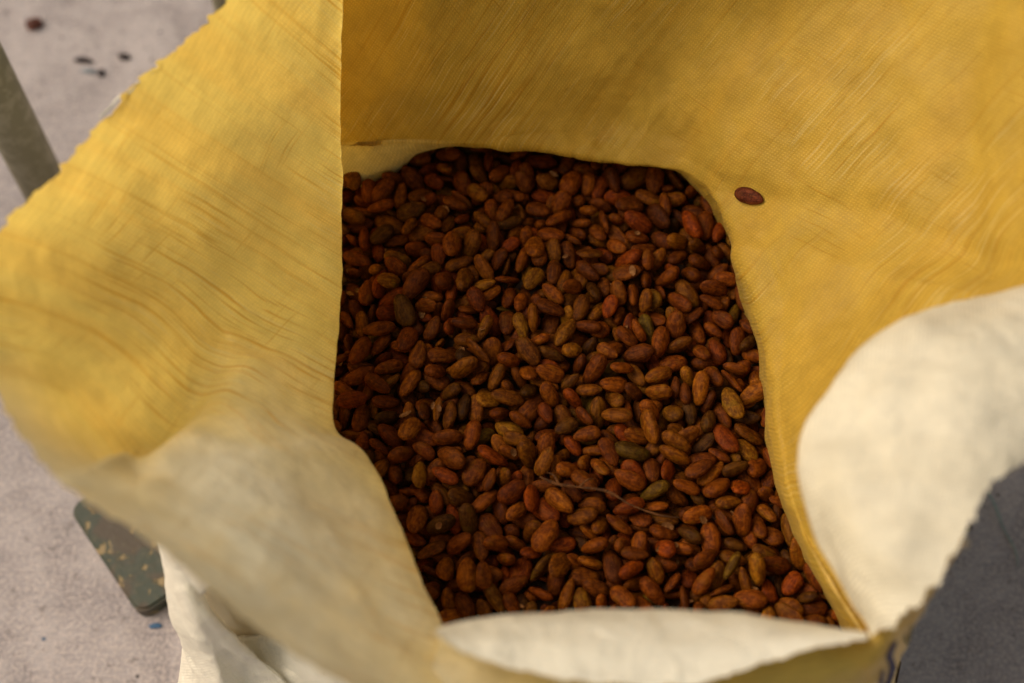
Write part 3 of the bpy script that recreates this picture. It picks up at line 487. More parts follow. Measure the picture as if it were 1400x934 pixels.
1,1871,173,2786,17,73,66,7,1,-621,-1989,2887,55,78,-4,-31,0,1275,-644,2800,80,25,18,51,7,36,1096,2864,42,-39,36,-74,3,-454,-1268,2890,95,-3,-1,-31,6,-1382,22,2928,68,19,55,44,
6,400,-462,2811,53,-2,27,80,2,-51,-1981,2784,41,-53,28,-69,2,627,-1380,2826,22,-7,92,32,7,-1046,-994,2829,14,-34,39,-84,0,813,-872,2869,16,37,36,84,6,-232,846,2877,18,95,24,8,
2,-565,1577,2834,85,45,-14,-22,3,1291,-2141,2772,66,75,9,-5,2,-40,-450,2874,86,5,-42,29,3,-48,-45,2877,14,-39,23,88,2,1076,688,2793,62,-6,9,78,1,1365,-793,2891,10,8,-37,92,
6,-1484,-154,2920,90,-35,-6,25,3,-360,287,2908,21,94,21,-15,1,-52,740,2878,84,-22,-45,21,6,94,2040,2943,34,87,36,-4,2,185,1304,2773,48,-75,-7,46,3,-1012,-568,2806,4,-24,-15,96,
7,-370,683,2846,82,31,-36,-33,6,1834,-2352,2900,20,-86,-47,1,6,1408,-1189,2850,26,22,-93,17,0,888,-44,2898,95,3,10,31,7,-1308,1349,2886,48,86,6,-16,1,35,1835,2899,76,21,-13,60,
5,-672,-1610,2787,14,-17,-92,-34,2,788,-1081,2844,18,50,83,-18,0,-833,-1415,2804,92,-24,-31,-4,1,-649,165,2819,16,-20,5,97,7,-1022,-381,2911,90,-30,-30,9,5,932,1798,2909,12,-21,64,73,
4,-1184,716,2912,54,-41,13,73,1,2157,-1443,2965,6,-11,-98,15,7,1490,-2148,2757,85,25,46,-1,7,1420,-1762,2812,79,-56,18,-18,7,-617,306,2801,43,58,-18,67,7,54,51,2811,25,-73,-63,-2,
7,1517,74,2803,40,78,-41,-24,7,-361,-1113,2862,35,20,-2,-92,0,-1397,1044,2912,23,86,32,-31,5,-284,2044,2997,97,9,21,1,7,-1208,-1094,2983,2,87,47,-15,3,1037,-1793,2843,33,-77,55,-1,
0,810,266,2780,75,59,-21,-20,7,-847,168,2879,2,88,-46,11,6,21,720,2757,69,45,18,54,4,-281,1007,2876,25,53,81,-1,2,1571,1080,2850,4,55,83,8,0,1106,-1729,2789,15,-1,94,30,
2,-550,-118,2791,1,46,-89,-1,4,1402,-1615,2815,16,7,19,97,6,2018,495,2894,69,-10,9,-71,6,516,1346,2833,29,-62,54,50,2,1079,-1600,2812,94,-33,7,-2,7,880,715,2875,7,93,-37,3,
7,377,-208,2791,9,-20,79,-58,6,1818,430,2821,6,91,35,19,1,2122,-997,2897,66,39,-53,-35,2,1443,-2374,2975,59,35,36,63,6,1821,-1068,2828,6,-41,91,-5,0,-443,1388,2806,76,-55,0,34,
2,-51,788,2709,81,38,23,37,4,-808,-1180,2903,61,-5,-2,79,7,-224,-1204,2868,22,76,59,17,7,267,1232,2878,42,-22,-63,-62,7,865,-1374,2776,30,-17,-38,-86,5,1255,-382,2836,62,18,-8,76,
3,1830,-55,2819,34,56,67,33,2,263,75,2825,3,99,10,-9,3,-592,-1483,2837,21,7,3,97,6,1866,-1883,2788,9,-34,93,-9,7,1534,-697,2823,26,62,74,2,1,-520,-570,2835,18,-35,85,-35,
1,1022,-129,2818,20,95,-17,-17,1,-1327,957,2832,2,-100,-6,6,3,1394,1643,2870,46,-23,39,76,2,750,-1637,2745,42,-56,-26,67,3,1716,-1524,2858,8,-98,16,8,1,-1201,-415,2892,76,-25,-9,59,
7,1014,-657,2710,26,49,75,36,0,-595,1469,2888,19,-94,24,16,3,1740,-1381,2853,15,-21,-96,-9,7,-708,-130,2859,37,64,-64,-21,6,4,-1246,2866,33,36,-14,-86,3,1959,607,2811,60,1,2,-80,
6,258,-238,2887,98,-6,-16,-8,0,-703,874,2859,33,-27,-87,-25,7,362,1419,2890,34,-65,-67,-13,6,784,1887,2932,40,42,-81,-5,5,-1518,1166,2938,5,47,54,-70,7,-656,-2162,2824,40,-2,43,-81,
0,-1002,-363,2740,55,16,-63,-53,4,-513,425,2791,13,5,99,-6,5,-165,550,2807,5,79,-61,-9,3,985,1225,2839,31,31,-7,-90,1,651,-2205,2810,12,-99,-12,3,4,217,370,2902,37,-66,65,2,
5,2143,-622,2938,22,-43,85,-21,7,-254,1241,2814,75,-7,19,63,3,609,1463,2799,2,43,88,-19,2,-213,-1001,2830,9,22,86,45,1,-1437,420,2827,12,-66,-73,17,5,-548,699,2834,10,91,-37,15,
5,691,871,2865,20,-79,55,21,1,1440,-1497,2868,20,-95,-9,20,7,-1484,438,2955,29,-76,-47,34,7,-347,-1267,2747,69,55,-45,-16,7,689,-1111,2735,50,36,71,34,2,-1332,198,2742,20,65,69,-26,
2,1504,-478,2808,8,4,-16,98,2,-530,1868,2830,47,-86,18,-4,6,-494,-2193,2786,41,-87,-24,14,4,-180,-744,2745,43,-12,-89,-14,7,1155,-576,2795,51,-19,83,-14,6,-249,373,2804,76,61,-12,17,
0,-1024,137,2874,6,-29,-92,24,5,-412,2123,2893,0,28,95,-13,4,262,-2354,2961,82,42,28,27,1,667,-1810,2701,74,30,25,55,7,799,149,2704,44,-9,2,89,4,-62,875,2828,19,-94,8,-27,
7,2081,-853,2724,84,-30,34,-30,2,541,-667,2812,53,-80,13,-23,7,2435,-2460,2820,0,68,37,63,7,-540,-917,2823,90,38,-15,17,3,1344,680,2833,1,-34,-87,35,0,-397,264,2814,28,83,-47,11,
5,397,-1678,2744,1,43,90,-1,5,1687,-1389,2750,2,-95,-19,23,6,-40,359,2784,15,30,-89,31,1,-606,-399,2690,0,-100,2,4,2,-1535,-781,2960,1,6,-20,-98,4,418,1201,2831,50,31,-22,-78,
7,-223,-589,2800,94,4,-18,30,1,-818,-1851,2891,16,88,33,-29,3,-904,-51,2901,98,-14,10,-10,6,1582,620,2827,68,-69,-18,-16,0,944,-1392,2881,1,31,-90,32,3,139,239,2872,3,31,94,13,
2,136,701,2830,41,56,63,33,4,1712,-1608,2750,5,29,63,-72,7,592,-1243,2856,3,15,-28,-95,5,1724,-954,2787,43,-62,65,7,5,1666,469,2804,51,24,-33,-76,3,-1399,836,2762,64,54,44,-33,
1,1335,-1471,2785,3,-98,-22,-1,3,1213,-1031,2829,74,-43,-47,23,0,1285,541,2867,74,31,-50,-31,6,883,-1518,2815,29,-88,-31,22,5,-502,198,2749,39,-54,-22,72,0,1838,522,2735,18,-7,-10,-98,
2,1204,731,2743,56,-26,-58,53,3,1270,861,2735,18,-44,-23,85,6,647,-2041,2766,46,4,-9,-88,2,854,-2055,2809,17,-97,-3,14,6,-165,1582,2864,80,14,-15,-57,6,109,417,2829,66,4,-14,74,
3,387,1854,2870,81,-26,7,52,7,-808,-1158,2774,69,71,2,18,1,-601,-1200,2793,87,-48,-7,8,1,1992,-657,2789,8,-94,33,-6,7,-61,-1775,2766,88,-29,36,-3,3,1227,-1384,2788,51,68,52,-6,
4,663,-131,2832,2,-30,80,52,3,1349,-1903,2687,100,0,1,2,1,-604,6,2833,82,-10,-38,-42,3,827,1296,2840,37,26,76,46,2,938,-2190,2823,1,95,21,-24,4,-1079,1359,2828,13,-29,-34,-88,
4,1946,-325,2809,85,0,52,-11,1,1078,748,2888,51,-1,-9,-86,6,773,-2376,2897,54,-8,31,-78,3,1321,-1418,2687,1,73,68,-1,1,-891,-670,2799,14,-32,73,-59,6,776,-603,2792,25,71,-62,-25,
1,953,-458,2799,59,15,35,-71,0,2099,-272,2792,91,0,26,-33,3,-326,446,2875,93,-24,5,27,3,691,472,2843,21,34,-91,6,4,1378,269,2896,13,-54,-75,-36,1,-365,-1727,2798,5,80,-56,-20,
2,1754,1575,2790,96,-2,5,29,1,1365,-2058,2700,44,-86,23,-5,2,1115,-339,2810,73,19,13,65,1,917,125,2836,4,-90,-32,27,3,-880,592,2896,50,52,38,-57,3,-299,1382,2830,10,-46,74,-48,
4,-609,1717,2905,92,-36,10,-12,5,1738,800,2698,2,-88,48,3,1,1755,-1743,2784,10,99,-6,-8,3,26,-999,2687,0,-99,12,1,0,-272,-2157,2718,72,-67,2,19,0,2014,-1478,2788,50,-21,19,-82,
4,63,-536,2808,40,7,26,-87,0,122,-893,2801,56,71,16,39,2,-1475,1386,2820,7,61,-76,23,6,953,-602,2894,38,-60,-54,45,6,-302,124,2795,90,30,20,26,4,1717,64,2810,87,24,-6,42,
5,232,485,2816,31,22,90,20,3,891,-1732,2802,1,67,-74,-5,6,1205,-2256,2820,25,-83,3,-50,2,-669,2021,2788,45,75,47,-14,3,586,-306,2814,17,78,57,-21,2,-1553,1038,2857,12,-27,57,-77,
6,342,2046,2927,33,-92,20,-13,1,2119,-709,2702,19,-36,-83,38,1,-832,-391,2705,21,-19,-29,91,2,869,-12,2791,99,-1,9,9,0,1271,1238,2844,68,5,26,-68,6,264,-1951,2728,75,4,36,55,
4,403,-800,2789,61,16,19,76,1,-162,1846,2870,46,-34,57,-58,6,-164,2127,2804,12,76,56,-30,6,-407,-882,2747,77,-1,-41,-50,0,1218,367,2782,6,6,13,-99,4,691,-1517,2811,95,25,5,19,
2,-1260,-414,2775,51,-42,49,-57,3,-125,1051,2880,58,-14,-14,79,2,89,1518,2839,1,92,-22,33,6,-613,1754,2788,86,51,8,0,5,265,820,2846,8,46,88,-6,0,1850,-783,2814,18,-89,-28,30,
6,443,-2254,2842,6,65,75,-11,5,876,-1238,2815,2,9,-100,0,2,897,-781,2764,60,-66,37,27,3,111,-120,2831,66,-72,-13,-18,3,-1134,118,2805,82,-6,13,56,0,-765,1383,2799,21,-49,84,-12,
2,-56,1197,2802,41,-14,48,-76,5,-778,-2045,2892,58,-76,19,22,7,600,-149,2699,98,0,2,18,0,-431,-695,2704,87,-39,-17,25,7,2104,-551,2793,6,19,91,-37,7,-801,99,2768,37,-88,18,-23,
2,1403,653,2709,23,-6,44,-87,0,1588,-1615,2812,5,78,-63,2,3,1366,534,2770,56,75,0,36,6,1186,-1997,2780,7,99,-7,5,0,1074,-1144,2841,9,87,-49,8,1,-991,869,2851,93,29,18,-16,
2,2590,-2329,2901,8,12,-94,-30,5,660,1060,2698,2,-76,65,3,6,366,-2086,2734,27,92,10,29,6,1509,-1365,2708,15,-12,22,-96,0,768,-370,2703,4,86,-51,-6,7,1392,-310,2800,25,11,75,61,
3,-349,-774,2803,37,13,-92,-4,3,72,-704,2761,9,-31,94,6,5,1442,-114,2793,70,-1,4,71,2,-1073,955,2787,19,-98,-9,-1,6,267,1755,2844,55,28,31,72,7,1519,1579,2768,36,23,68,60,
4,2043,378,2809,19,66,72,12,4,-1264,-72,2893,37,-17,5,-91,0,895,1870,3016,20,36,-66,-63,5,2181,-1648,2710,41,-85,-26,19,3,-173,-1412,2717,29,-6,-35,-89,4,2118,-146,2779,84,50,-21,5,
0,757,1575,2802,21,-97,-9,-7,1,2465,-2335,2772,17,-91,-27,-28,0,1399,-645,2820,61,33,32,65,3,-1069,-264,2791,36,-9,-8,-93,0,-1376,-963,2887,58,-3,16,-80,5,-1526,-22,2893,45,39,-34,72,
5,2065,-366,2861,73,36,17,-56,4,169,2048,2818,67,-54,-1,51,2,109,-1951,2709,81,-42,-14,38,0,1025,-1993,2690,98,-1,4,21,3,-282,-876,2687,1,91,42,-2,6,-1417,729,2699,90,42,8,7,
7,940,-1920,2817,78,-59,20,9,5,-656,1126,2802,0,89,45,2,2,-1003,1658,2794,6,13,-93,34,2,1330,-2313,2799,34,73,58,8,4,-1125,-897,2808,34,-34,21,-85,0,-439,550,2817,79,49,-32,19,
1,-462,940,2803,33,56,53,54,0,924,962,2815,15,-30,-45,83,4,-205,-575,2685,26,-3,1,96,5,653,-907,2731,92,-4,26,30,4,-62,-664,2727,86,3,34,-38,2,222,1071,2797,0,-60,-80,-10,
0,589,1015,2788,25,28,90,21,7,-760,-1804,2730,16,-60,75,22,6,-502,-391,2781,40,9,-23,-88,3,1608,892,2797,10,97,21,-6,6,699,-320,2849,80,-28,39,-35,7,172,-1618,2711,44,87,18,11,
6,-1521,1102,2727,24,-25,-94,-6,6,1412,1044,2793,41,-10,-20,89,4,900,1486,2787,1,45,-89,-1,3,-700,605,2831,16,-93,1,32,2,708,1255,2759,19,-33,-77,-52,7,1173,1797,2806,77,-11,-14,62,
3,1474,1788,2732,93,8,36,5,1,1112,-2155,2841,84,-4,6,53,0,1404,777,2843,38,29,-80,37,2,-776,1227,2831,55,18,37,-73,6,-885,1918,2776,45,-27,19,83,6,-438,-271,2854,38,92,-11,-1,
0,-784,2039,2906,98,12,-12,9,0,1758,-2258,2700,26,-12,43,-86,1,2058,-244,2690,1,-99,14,4,7,362,1938,2737,10,81,47,32,7,307,-2337,2825,15,-84,52,6,0,2087,-1805,2734,61,-73,28,16,
4,11,104,2728,44,29,-15,83,5,-1212,1076,2812,54,34,34,-69,7,763,1480,2714,78,-22,-2,58,0,1290,-1175,2801,8,-66,75,4,0,883,-1071,2768,3,46,2,-88,4,2105,-414,2699,39,-84,34,-16,
3,1358,933,2793,71,62,-27,-21,1,-1396,635,2776,3,0,92,-38,6,293,630,2833,0,-51,-75,42,5,326,-2262,2714,20,-30,89,-29,5,-637,-591,2709,20,-36,82,-40,7,-419,11,2716,91,-6,-14,-38,
2,847,-2152,2709,90,-44,6,-3,5,1923,-1642,2712,26,4,33,91,4,1208,-1258,2686,1,-21,98,0,0,125,1586,2709,8,-63,-76,-13,1,310,-1801,2797,67,-17,-18,69,5,-165,-449,2725,3,-97,-4,22,
7,-1171,793,2745,15,36,12,-91,3,528,912,2840,52,12,-13,84,4,-92,-305,2791,22,38,84,32,3,-1159,-92,2747,55,57,4,60,4,388,1692,2809,35,-56,63,-40,5,1982,1111,2891,80,-20,-1,56,
6,1709,1203,2813,43,-82,31,-21,3,-1537,611,2950,44,-90,-2,-3,3,2092,-1526,2687,1,-60,80,1,2,-1381,-316,2838,44,-33,15,-82,2,909,354,2699,6,-43,90,3,5,147,662,2698,41,4,1,-91,
1,2397,-2238,2731,37,-85,27,25,2,-332,1590,2801,14,-11,-98,11,7,-170,-2052,2753,79,-30,33,43,1,-271,-1485,2832,59,10,12,79,2,-723,-763,2757,5,-39,-67,-63,6,435,-311,2813,56,40,62,-38,
1,-1324,-107,2817,29,21,9,93,6,2044,159,2802,0,-44,-88,-17,6,462,2044,2850,12,-90,43,2,1,-827,-895,2784,3,-28,96,1,4,1092,1055,2858,16,32,-91,-21,2,833,-1224,2697,1,-18,98,0,
7,-694,-996,2703,73,-5,-3,68,7,-1138,-323,2699,3,67,74,-3,1,2085,-2182,2707,1,34,91,24,4,2080,-1918,2704,42,90,-2,8,7,1477,-1028,2715,89,33,-1,-33,6,-1399,-533,2788,69,4,1,-72,
0,-1371,-12,2752,81,39,19,-39,6,1645,302,2722,82,57,-11,1,2,71,1425,2729,79,61,-4,5,6,1646,-1254,2805,3,20,6,-98,7,251,-956,2811,12,29,-95,9,0,1355,-440,2719,57,-57,35,-48,
7,402,829,2779,80,32,-52,-1,3,-210,-5,2811,22,16,-58,-77,6,1310,3,2704,47,84,25,9,7,-911,1088,2789,36,12,11,92,2,-406,1142,2807,6,-74,65,13,6,1416,-946,2832,5,38,-91,12,
1,1882,-1787,2690,11,-1,0,99,1,-896,-1055,2706,86,-49,13,-1,0,1056,-218,2718,2,5,-70,71,1,1825,-286,2803,79,-21,25,-52,0,-962,39,2799,31,95,-5,9,2,-32,994,2754,33,-15,6,93,
7,2383,-1993,2801,14,-1,48,-87,0,458,-1355,2866,43,-73,53,-9,6,1917,-497,2840,5,10,-39,-91,1,-32,-194,2807,30,-30,-83,37,4,679,649,2810,20,-32,92,-6,3,351,1002,2879,85,-17,-3,49,
0,-1329,1583,2831,90,29,-19,28,6,-377,1711,2845,85,-52,-5,-8,5,1710,-2283,2880,54,31,-67,-40,2,2536,-2196,2837,94,-21,21,-14,3,1550,1804,2914,86,-6,18,-48,4,-712,-1409,2741,53,36,-73,-24,
1,-803,-86,2772,47,66,-45,-37,7,-891,415,2828,67,26,-51,-47,2,1239,1373,2780,27,-61,73,-14,1,-521,-814,2775,20,-42,84,29,4,-408,1285,2744,11,-1,-91,-41,7,1137,1285,2834,15,80,49,32,
3,65,-1376,2863,26,20,34,-88,2,1052,1466,2812,7,-82,-51,26,3,1852,1246,2832,5,82,-57,0,2,-501,-1916,2697,0,-99,11,1,5,1890,-1988,2698,3,47,88,-2,2,-444,-1739,2697,90,0,1,-43,
5,1134,-1525,2698,51,3,2,-86,5,-205,-1229,2709,53,28,-35,-72,1,240,-1238,2699,36,78,-43,-26,6,1278,-1105,2700,6,6,-36,-93,1,90,-303,2699,5,-1,89,44,3,1461,-93,2687,0,-99,11,1,
5,2041,-1054,2719,19,-25,95,5,5,-1283,378,2713,3,99,-2,-16,3,405,-1146,2702,15,44,84,26,7,178,865,2725,3,99,-13,3,0,1061,1631,2695,56,-5,-3,-82,2,875,434,2824,21,-28,94,4,
3,675,2036,2863,12,-97,-19,7,3,1962,-912,2798,60,-11,-18,77,5,-602,2110,2902,53,-3,-18,83,2,887,-1771,2697,100,0,1,3,5,922,-1587,2702,1,93,-37,3,6,-385,-358,2688,30,-4,1,95,
4,-323,-2012,2735,17,41,43,79,5,295,-1166,2791,47,77,-24,-36,7,493,-522,2709,26,8,45,85,2,-451,1988,2816,10,-11,47,87,4,-165,-2210,2776,47,80,26,28,6,195,-1365,2788,63,46,21,59,
5,1459,-1523,2719,10,26,-80,-54,6,272,-800,2735,13,-11,-99,3,3,-279,1819,2803,96,1,17,-22,2,-559,-1068,2799,5,-8,-19,-98,4,1116,-1279,2788,12,-11,0,-99,4,-1197,622,2807,3,-52,85,-2,
3,-795,1701,2817,33,21,85,36,3,1191,-799,2848,72,27,27,-58,0,-1535,869,2882,78,14,13,60,6,899,1890,2808,9,16,16,-97,6,-517,908,2904,79,43,-6,44,4,-948,1789,2880,83,-9,55,-5,
4,1080,1906,2894,45,11,32,83,5,346,-603,2698,49,-3,2,87,6,-1396,77,2688,0,-1,100,0,4,1952,-2134,2791,12,92,37,5,3,1810,-1257,2770,50,-3,4,87,3,-388,214,2712,69,2,-22,-69,
3,633,217,2704,23,60,-72,-25,4,1985,261,2711,40,90,3,17,0,1742,1179,2699,8,-10,-44,89,4,169,217,2771,4,-28,95,13,6,-1346,1224,2790,1,24,96,11,3,106,2187,2702,27,-15,-31,90,
5,-1133,1535,2865,56,-63,54,-8,6,27,1700,2786,85,3,-42,-31,1,-499,-1013,2900,3,3,77,-63,0,1456,329,2824,1,6,-43,90,4,-4,2113,2846,30,-88,35,-16,7,1976,824,2899,11,63,-76,-7,
1,2534,-2404,2690,59,1,1,-81,2,-268,-1691,2709,13,23,87,42,0,385,-965,2690,0,-97,25,1,2,-684,156,2697,16,-2,0,99,5,-978,647,2711,32,8,38,86,7,1592,986,2699,1,99,9,-5,
7,-1125,1409,2706,7,86,-50,-10,3,-248,2062,2702,3,-3,-40,91,5,1055,-1405,2749,47,-42,-1,78,1,900,588,2798,1,-99,-12,9,5,1913,833,2749,84,-29,-18,-43,7,-612,1384,2780,29,61,-73,-8,
7,-1221,1702,2813,15,23,-14,-95,0,2302,-1879,2739,23,-96,13,-10,0,514,-1091,2779,46,-15,-47,-74,0,-1300,-683,2782,38,7,17,-91,1,61,511,2745,48,-71,51,2,4,-1582,1352,2895,11,88,-3,46,
3,1563,1873,2801,60,-17,42,-66,5,1672,-2007,2699,3,83,56,-4,3,-736,-1229,2687,23,1,0,-97,1,-885,946,2701,86,-45,-3,25,5,702,-1437,2716,40,-15,20,-88,5,1681,642,2710,44,-88,15,-6,
0,699,1709,2814,16,-20,97,-1,4,1671,1819,2719,5,-95,19,-24,6,-65,2091,2732,67,-9,32,66,5,566,-346,2717,17,89,40,-11,4,1279,215,2800,5,92,39,-8,3,-1188,448,2768,55,-6,46,69,
6,1197,1146,2734,73,-47,0,-50,4,-55,-2261,2782,27,30,-90,-15,3,1662,-244,2880,9,-28,95,-4,5,465,-1872,2710,87,43,12,20,2,1673,-1170,2697,66,-1,1,75,7,-925,303,2701,1,-60,-80,-1,
3,-278,111,2689,5,70,71,-5,0,1739,198,2700,89,-44,-4,10,6,817,530,2699,43,-89,13,-1,7,1670,1677,2711,48,87,9,1,4,1682,-1906,2787,6,90,43,-6,1,-607,-1764,2723,22,-30,-3,93,
5,86,-437,2712,89,-43,15,-8,7,-1047,508,2799,60,-9,-6,79,0,-1283,1370,2713,31,18,-6,93,1,-640,1843,2710,8,-84,50,19,1,1074,-1203,2721,81,48,-4,32,3,1843,-1139,2688,50,1,0,87,
0,-1158,103,2702,13,35,88,31,4,1928,98,2699,15,-16,-40,89,6,-1047,296,2790,13,98,-6,11,3,-86,552,2711,81,30,-28,-42,6,878,865,2735,22,-41,-28,84,5,-912,1536,2793,93,-34,0,16,
7,335,2183,2755,76,-57,-28,-14,4,537,1932,2756,96,-5,-22,17,1,-226,279,2747,35,81,-26,39,3,1105,-88,2891,15,56,82,6,4,1424,1912,2891,84,9,23,-49,1,1681,-1753,2690,74,-3,3,67,
7,1419,-648,2699,98,0,1,-19,3,1835,-30,2709,93,-1,-17,32,6,915,708,2688,36,3,1,-93,1,-40,-1237,2700,82,-44,-10,35,6,1652,-807,2769,97,-3,7,23,7,1818,-918,2709,78,40,-21,-43,
4,-1524,-253,2765,2,-56,-59,58,2,810,-180,2772,13,97,17,7,2,-1547,410,2750,20,-9,-97,-8,6,-422,447,2698,13,-83,-53,14,1,420,455,2785,6,38,-92,1,3,571,847,2706,93,-21,10,29,
0,-534,-678,2762,89,-33,-29,16,1,1282,61,2801,2,20,-73,-65,4,232,401,2730,23,87,-38,23,3,-220,752,2793,59,75,16,25,0,276,1998,2807,79,-34,-26,44,4,-1530,1608,2933,10,28,-86,42,
1,1139,1536,2867,73,-27,16,-61,2,-1042,1884,2880,25,-85,29,37,4,-1534,693,2904,38,13,-43,81,1,546,-1427,2690,0,77,63,-1,7,600,-1231,2709,39,78,-43,-23,5,1527,-252,2712,5,-90,-41,-11,
7,-696,-71,2709,34,58,67,30,3,-885,-1683,2767,62,14,-8,-76,2,1536,-1709,2701,6,-68,73,1,4,-1044,-878,2686,32,-3,1,95,4,-796,-600,2697,53,16,-16,-81,3,-990,-473,2702,4,3,-41,-91,
6,1649,-285,2785,43,-3,-8,-90,0,-400,-157,2779,8,-47,77,42,5,1081,213,2794,86,-23,19,-43,2,1935,-1988,2832,37,-91,-4,19,3,1952,-90,2705,34,81,42,22,3,-768,342,2709,26,17,-5,95,
4,1264,-1639,2732,36,56,-75,2,0,44,2155,2774,32,-82,45,-15,0,-264,-338,2812,13,7,-1,-99,2,-860,761,2810,34,-84,-41,8,6,1238,1933,2888,23,93,-26,-9,4,-764,2127,2841,82,54,11,-14,
2,1680,1816,2837,50,18,-1,-85,4,-556,-2215,2686,98,-1,4,18,0,1958,-2228,2699,15,-40,-80,42,4,2269,-2232,2686,78,1,1,-63,2,-124,-1564,2739,38,32,-82,-28,1,1958,-1335,2697,25,-4,-12,96,
2,914,-929,2725,2,37,80,-47,2,1475,-821,2709,42,-86,-24,13,4,1031,-477,2686,4,16,99,-1,1,-1381,-182,2699,23,15,-42,-87,6,-4,-136,2691,59,-3,-2,-81,6,-850,483,2688,2,1,100,0,
0,-1437,1606,2700,63,30,33,64,0,326,1454,2699,44,90,3,-4,4,-205,1828,2688,54,-7,4,84,6,1518,-1956,2709,63,11,14,-76,6,-1096,-1140,2701,90,-42,-7,10,3,-917,-1,2687,90,0,1,-44,
4,729,404,2711,16,-58,-79,-12,3,380,1094,2709,8,9,-48,-87,7,386,1283,2715,17,41,78,44,5,143,1806,2809,3,-77,63,9,0,476,1799,2700,44,89,14,5,2,-410,-1441,2819,71,26,-36,-54,
6,311,-1386,2801,7,-64,75,14,6,739,-831,2782,77,-27,21,-54,7,1216,-352,2711,29,-63,68,-23,3,-145,174,2709,37,58,66,30,3,449,968,2760,89,36,6,-27,0,1775,1013,2732,85,23,25,-39,
2,1345,1634,2718,71,-44,-12,53,6,1141,-2099,2699,43,-90,-2,6,0,-243,-1717,2840,34,77,-48,-24,0,2225,-1329,2789,6,-56,-82,-11,1,-344,903,2786,45,54,-53,-47,1,-68,1809,2800,50,-20,51,-67,
5,-614,-2361,2851,73,-35,47,-36,5,2264,-1719,2831,55,-18,-19,79,3,-1505,-429,2852,71,53,-46,-10,7,-908,1326,2826,7,-72,68,10,5,235,2192,2891,31,18,53,-76,2,721,1995,2999,28,92,11,25,
3,1712,-1500,2701,1,8,91,-41,7,-1583,168,2710,7,5,-43,-90,2,-203,431,2697,4,22,98,-1,2,588,465,2699,65,6,5,-76,0,1035,615,2692,3,-96,-27,5,0,-985,1044,2690,0,95,32,-1,
7,65,1076,2709,37,-20,-40,81,5,-487,1522,2709,8,-9,-44,89,5,-527,1669,2709,6,-2,89,-44,6,-146,-2330,2716,36,-83,-27,33,2,1055,-832,2763,35,-66,-60,-28,1,861,-589,2690,75,-1,1,66,
0,252,-489,2789,32,3,9,94,0,1109,42,2734,92,-10,37,13,6,1298,-178,2697,4,-98,19,-7,3,2135,-2287,2765,6,-17,-94,-30,0,-906,-799,2754,76,50,36,22,4,846,-383,2782,70,-11,20,-68,
4,1522,123,2686,77,-1,1,64,5,569,345,2796,4,1,96,-28,1,1585,774,2745,75,-54,-22,-31,4,-1474,937,2733,35,86,5,-38,2,936,1664,2788,56,-52,34,55,6,-334,-2310,2800,28,45,-59,-61,
6,-444,-2041,2749,41,-4,-70,58,7,-1192,1791,2980,33,25,5,-91,3,-783,-1509,2700,97,-23,8,-10,6,324,-1489,2688,23,-2,0,97,4,1480,-1230,2687,5,-39,92,2,5,-1214,-794,2709,58,-33,-30,68,
6,101,-811,2690,93,-2,6,35,1,775,-30,2690,42,0,0,91,2,1041,-84,2697,100,0,1,2,0,-239,822,2702,19,-4,46,-87,0,366,683,2701,31,-85,41,-9,0,-214,959,2689,100,0,4,0,
1,841,1082,2690,86,-2,4,51,5,-740,1542,2710,35,-58,67,-29,7,-792,1813,2699,1,54,84,-1,7,838,1749,2709,83,40,23,33,4,1193,1777,2686,0,-94,35,1,6,1546,1955,2688,3,-34,94,1,
3,675,-2323,2724,44,76,34,34,3,141,-1786,2732,28,30,88,-25,6,22,-1418,2716,76,15,16,-61,7,1905,-1468,2712,83,-38,26,-31,3,-1457,-696,2720,36,24,1,90,5,-1054,-717,2728,43,-83,34,7,
6,210,-627,2720,65,56,-18,-48,3,1881,-712,2700,23,-96,-12,8,4,2127,-2,2702,39,-80,-43,14,1,-1031,176,2728,5,-34,3,94,4,-321,530,2768,18,-63,74,-13,7,1466,428,2770,17,-11,-88,-42,
5,-758,665,2760,32,-78,-52,9,0,-1107,1095,2741,8,-90,-12,-41,5,-183,1168,2701,56,7,5,-83,0,738,1939,2727,78,48,13,-37,0,1235,2091,2729,64,44,6,63,5,1482,-2367,2805,50,69,51,12,
3,-30,-2134,2701,2,-9,91,41,4,1569,-1023,2798,18,51,-82,-16,3,-1238,13,2752,55,-15,-81,16,4,-101,-53,2730,61,-10,-7,-78,6,-492,823,2706,41,89,-8,-17,7,-1321,958,2713,32,21,41,83,
1,1918,1035,2700,37,-73,52,-25,1,-1166,1247,2784,24,-74,57,-25,6,-862,2150,2727,20,-5,-77,60,5,1359,1974,2782,32,18,39,85,4,2190,-1290,2699,20,-94,-28,2,6,1098,-955,2799,9,-24,1,-97,
3,271,1509,2797,18,96,-19,1,4,-1024,691,2848,47,-56,37,-57,2,-185,-1880,2697,97,-1,4,22,0,-1410,-338,2690,11,-4,0,99,3,-182,-287,2687,1,-47,88,1,5,1654,-392,2698,3,68,74,-3,
7,488,230,2699,75,-1,1,66,3,1931,680,2704,19,-38,-83,36,7,1080,1387,2701,6,58,81,-5,6,-213,1490,2699,3,-11,-90,43,4,1211,1486,2688,3,-89,44,6,3,65,2019,2702,8,-10,93,-34,
2,613,2057,2700,8,-22,97,2,4,1079,2050,2686,93,-1,1,36,2,506,-2214,2725,46,57,-48,-49,2,-578,-1459,2724,67,14,-13,72,2,420,-1381,2729,18,80,-57,10,3,-539,-1287,2731,82,54,-14,15,
4,1371,-1256,2747,61,16,-42,-66,4,-592,-249,2689,8,-21,97,2,5,1890,-429,2710,8,3,45,89,1,266,-46,2757,54,-10,-75,-37,0,593,12,2711,73,-58,-17,31,2,337,272,2729,22,54,80,-14,
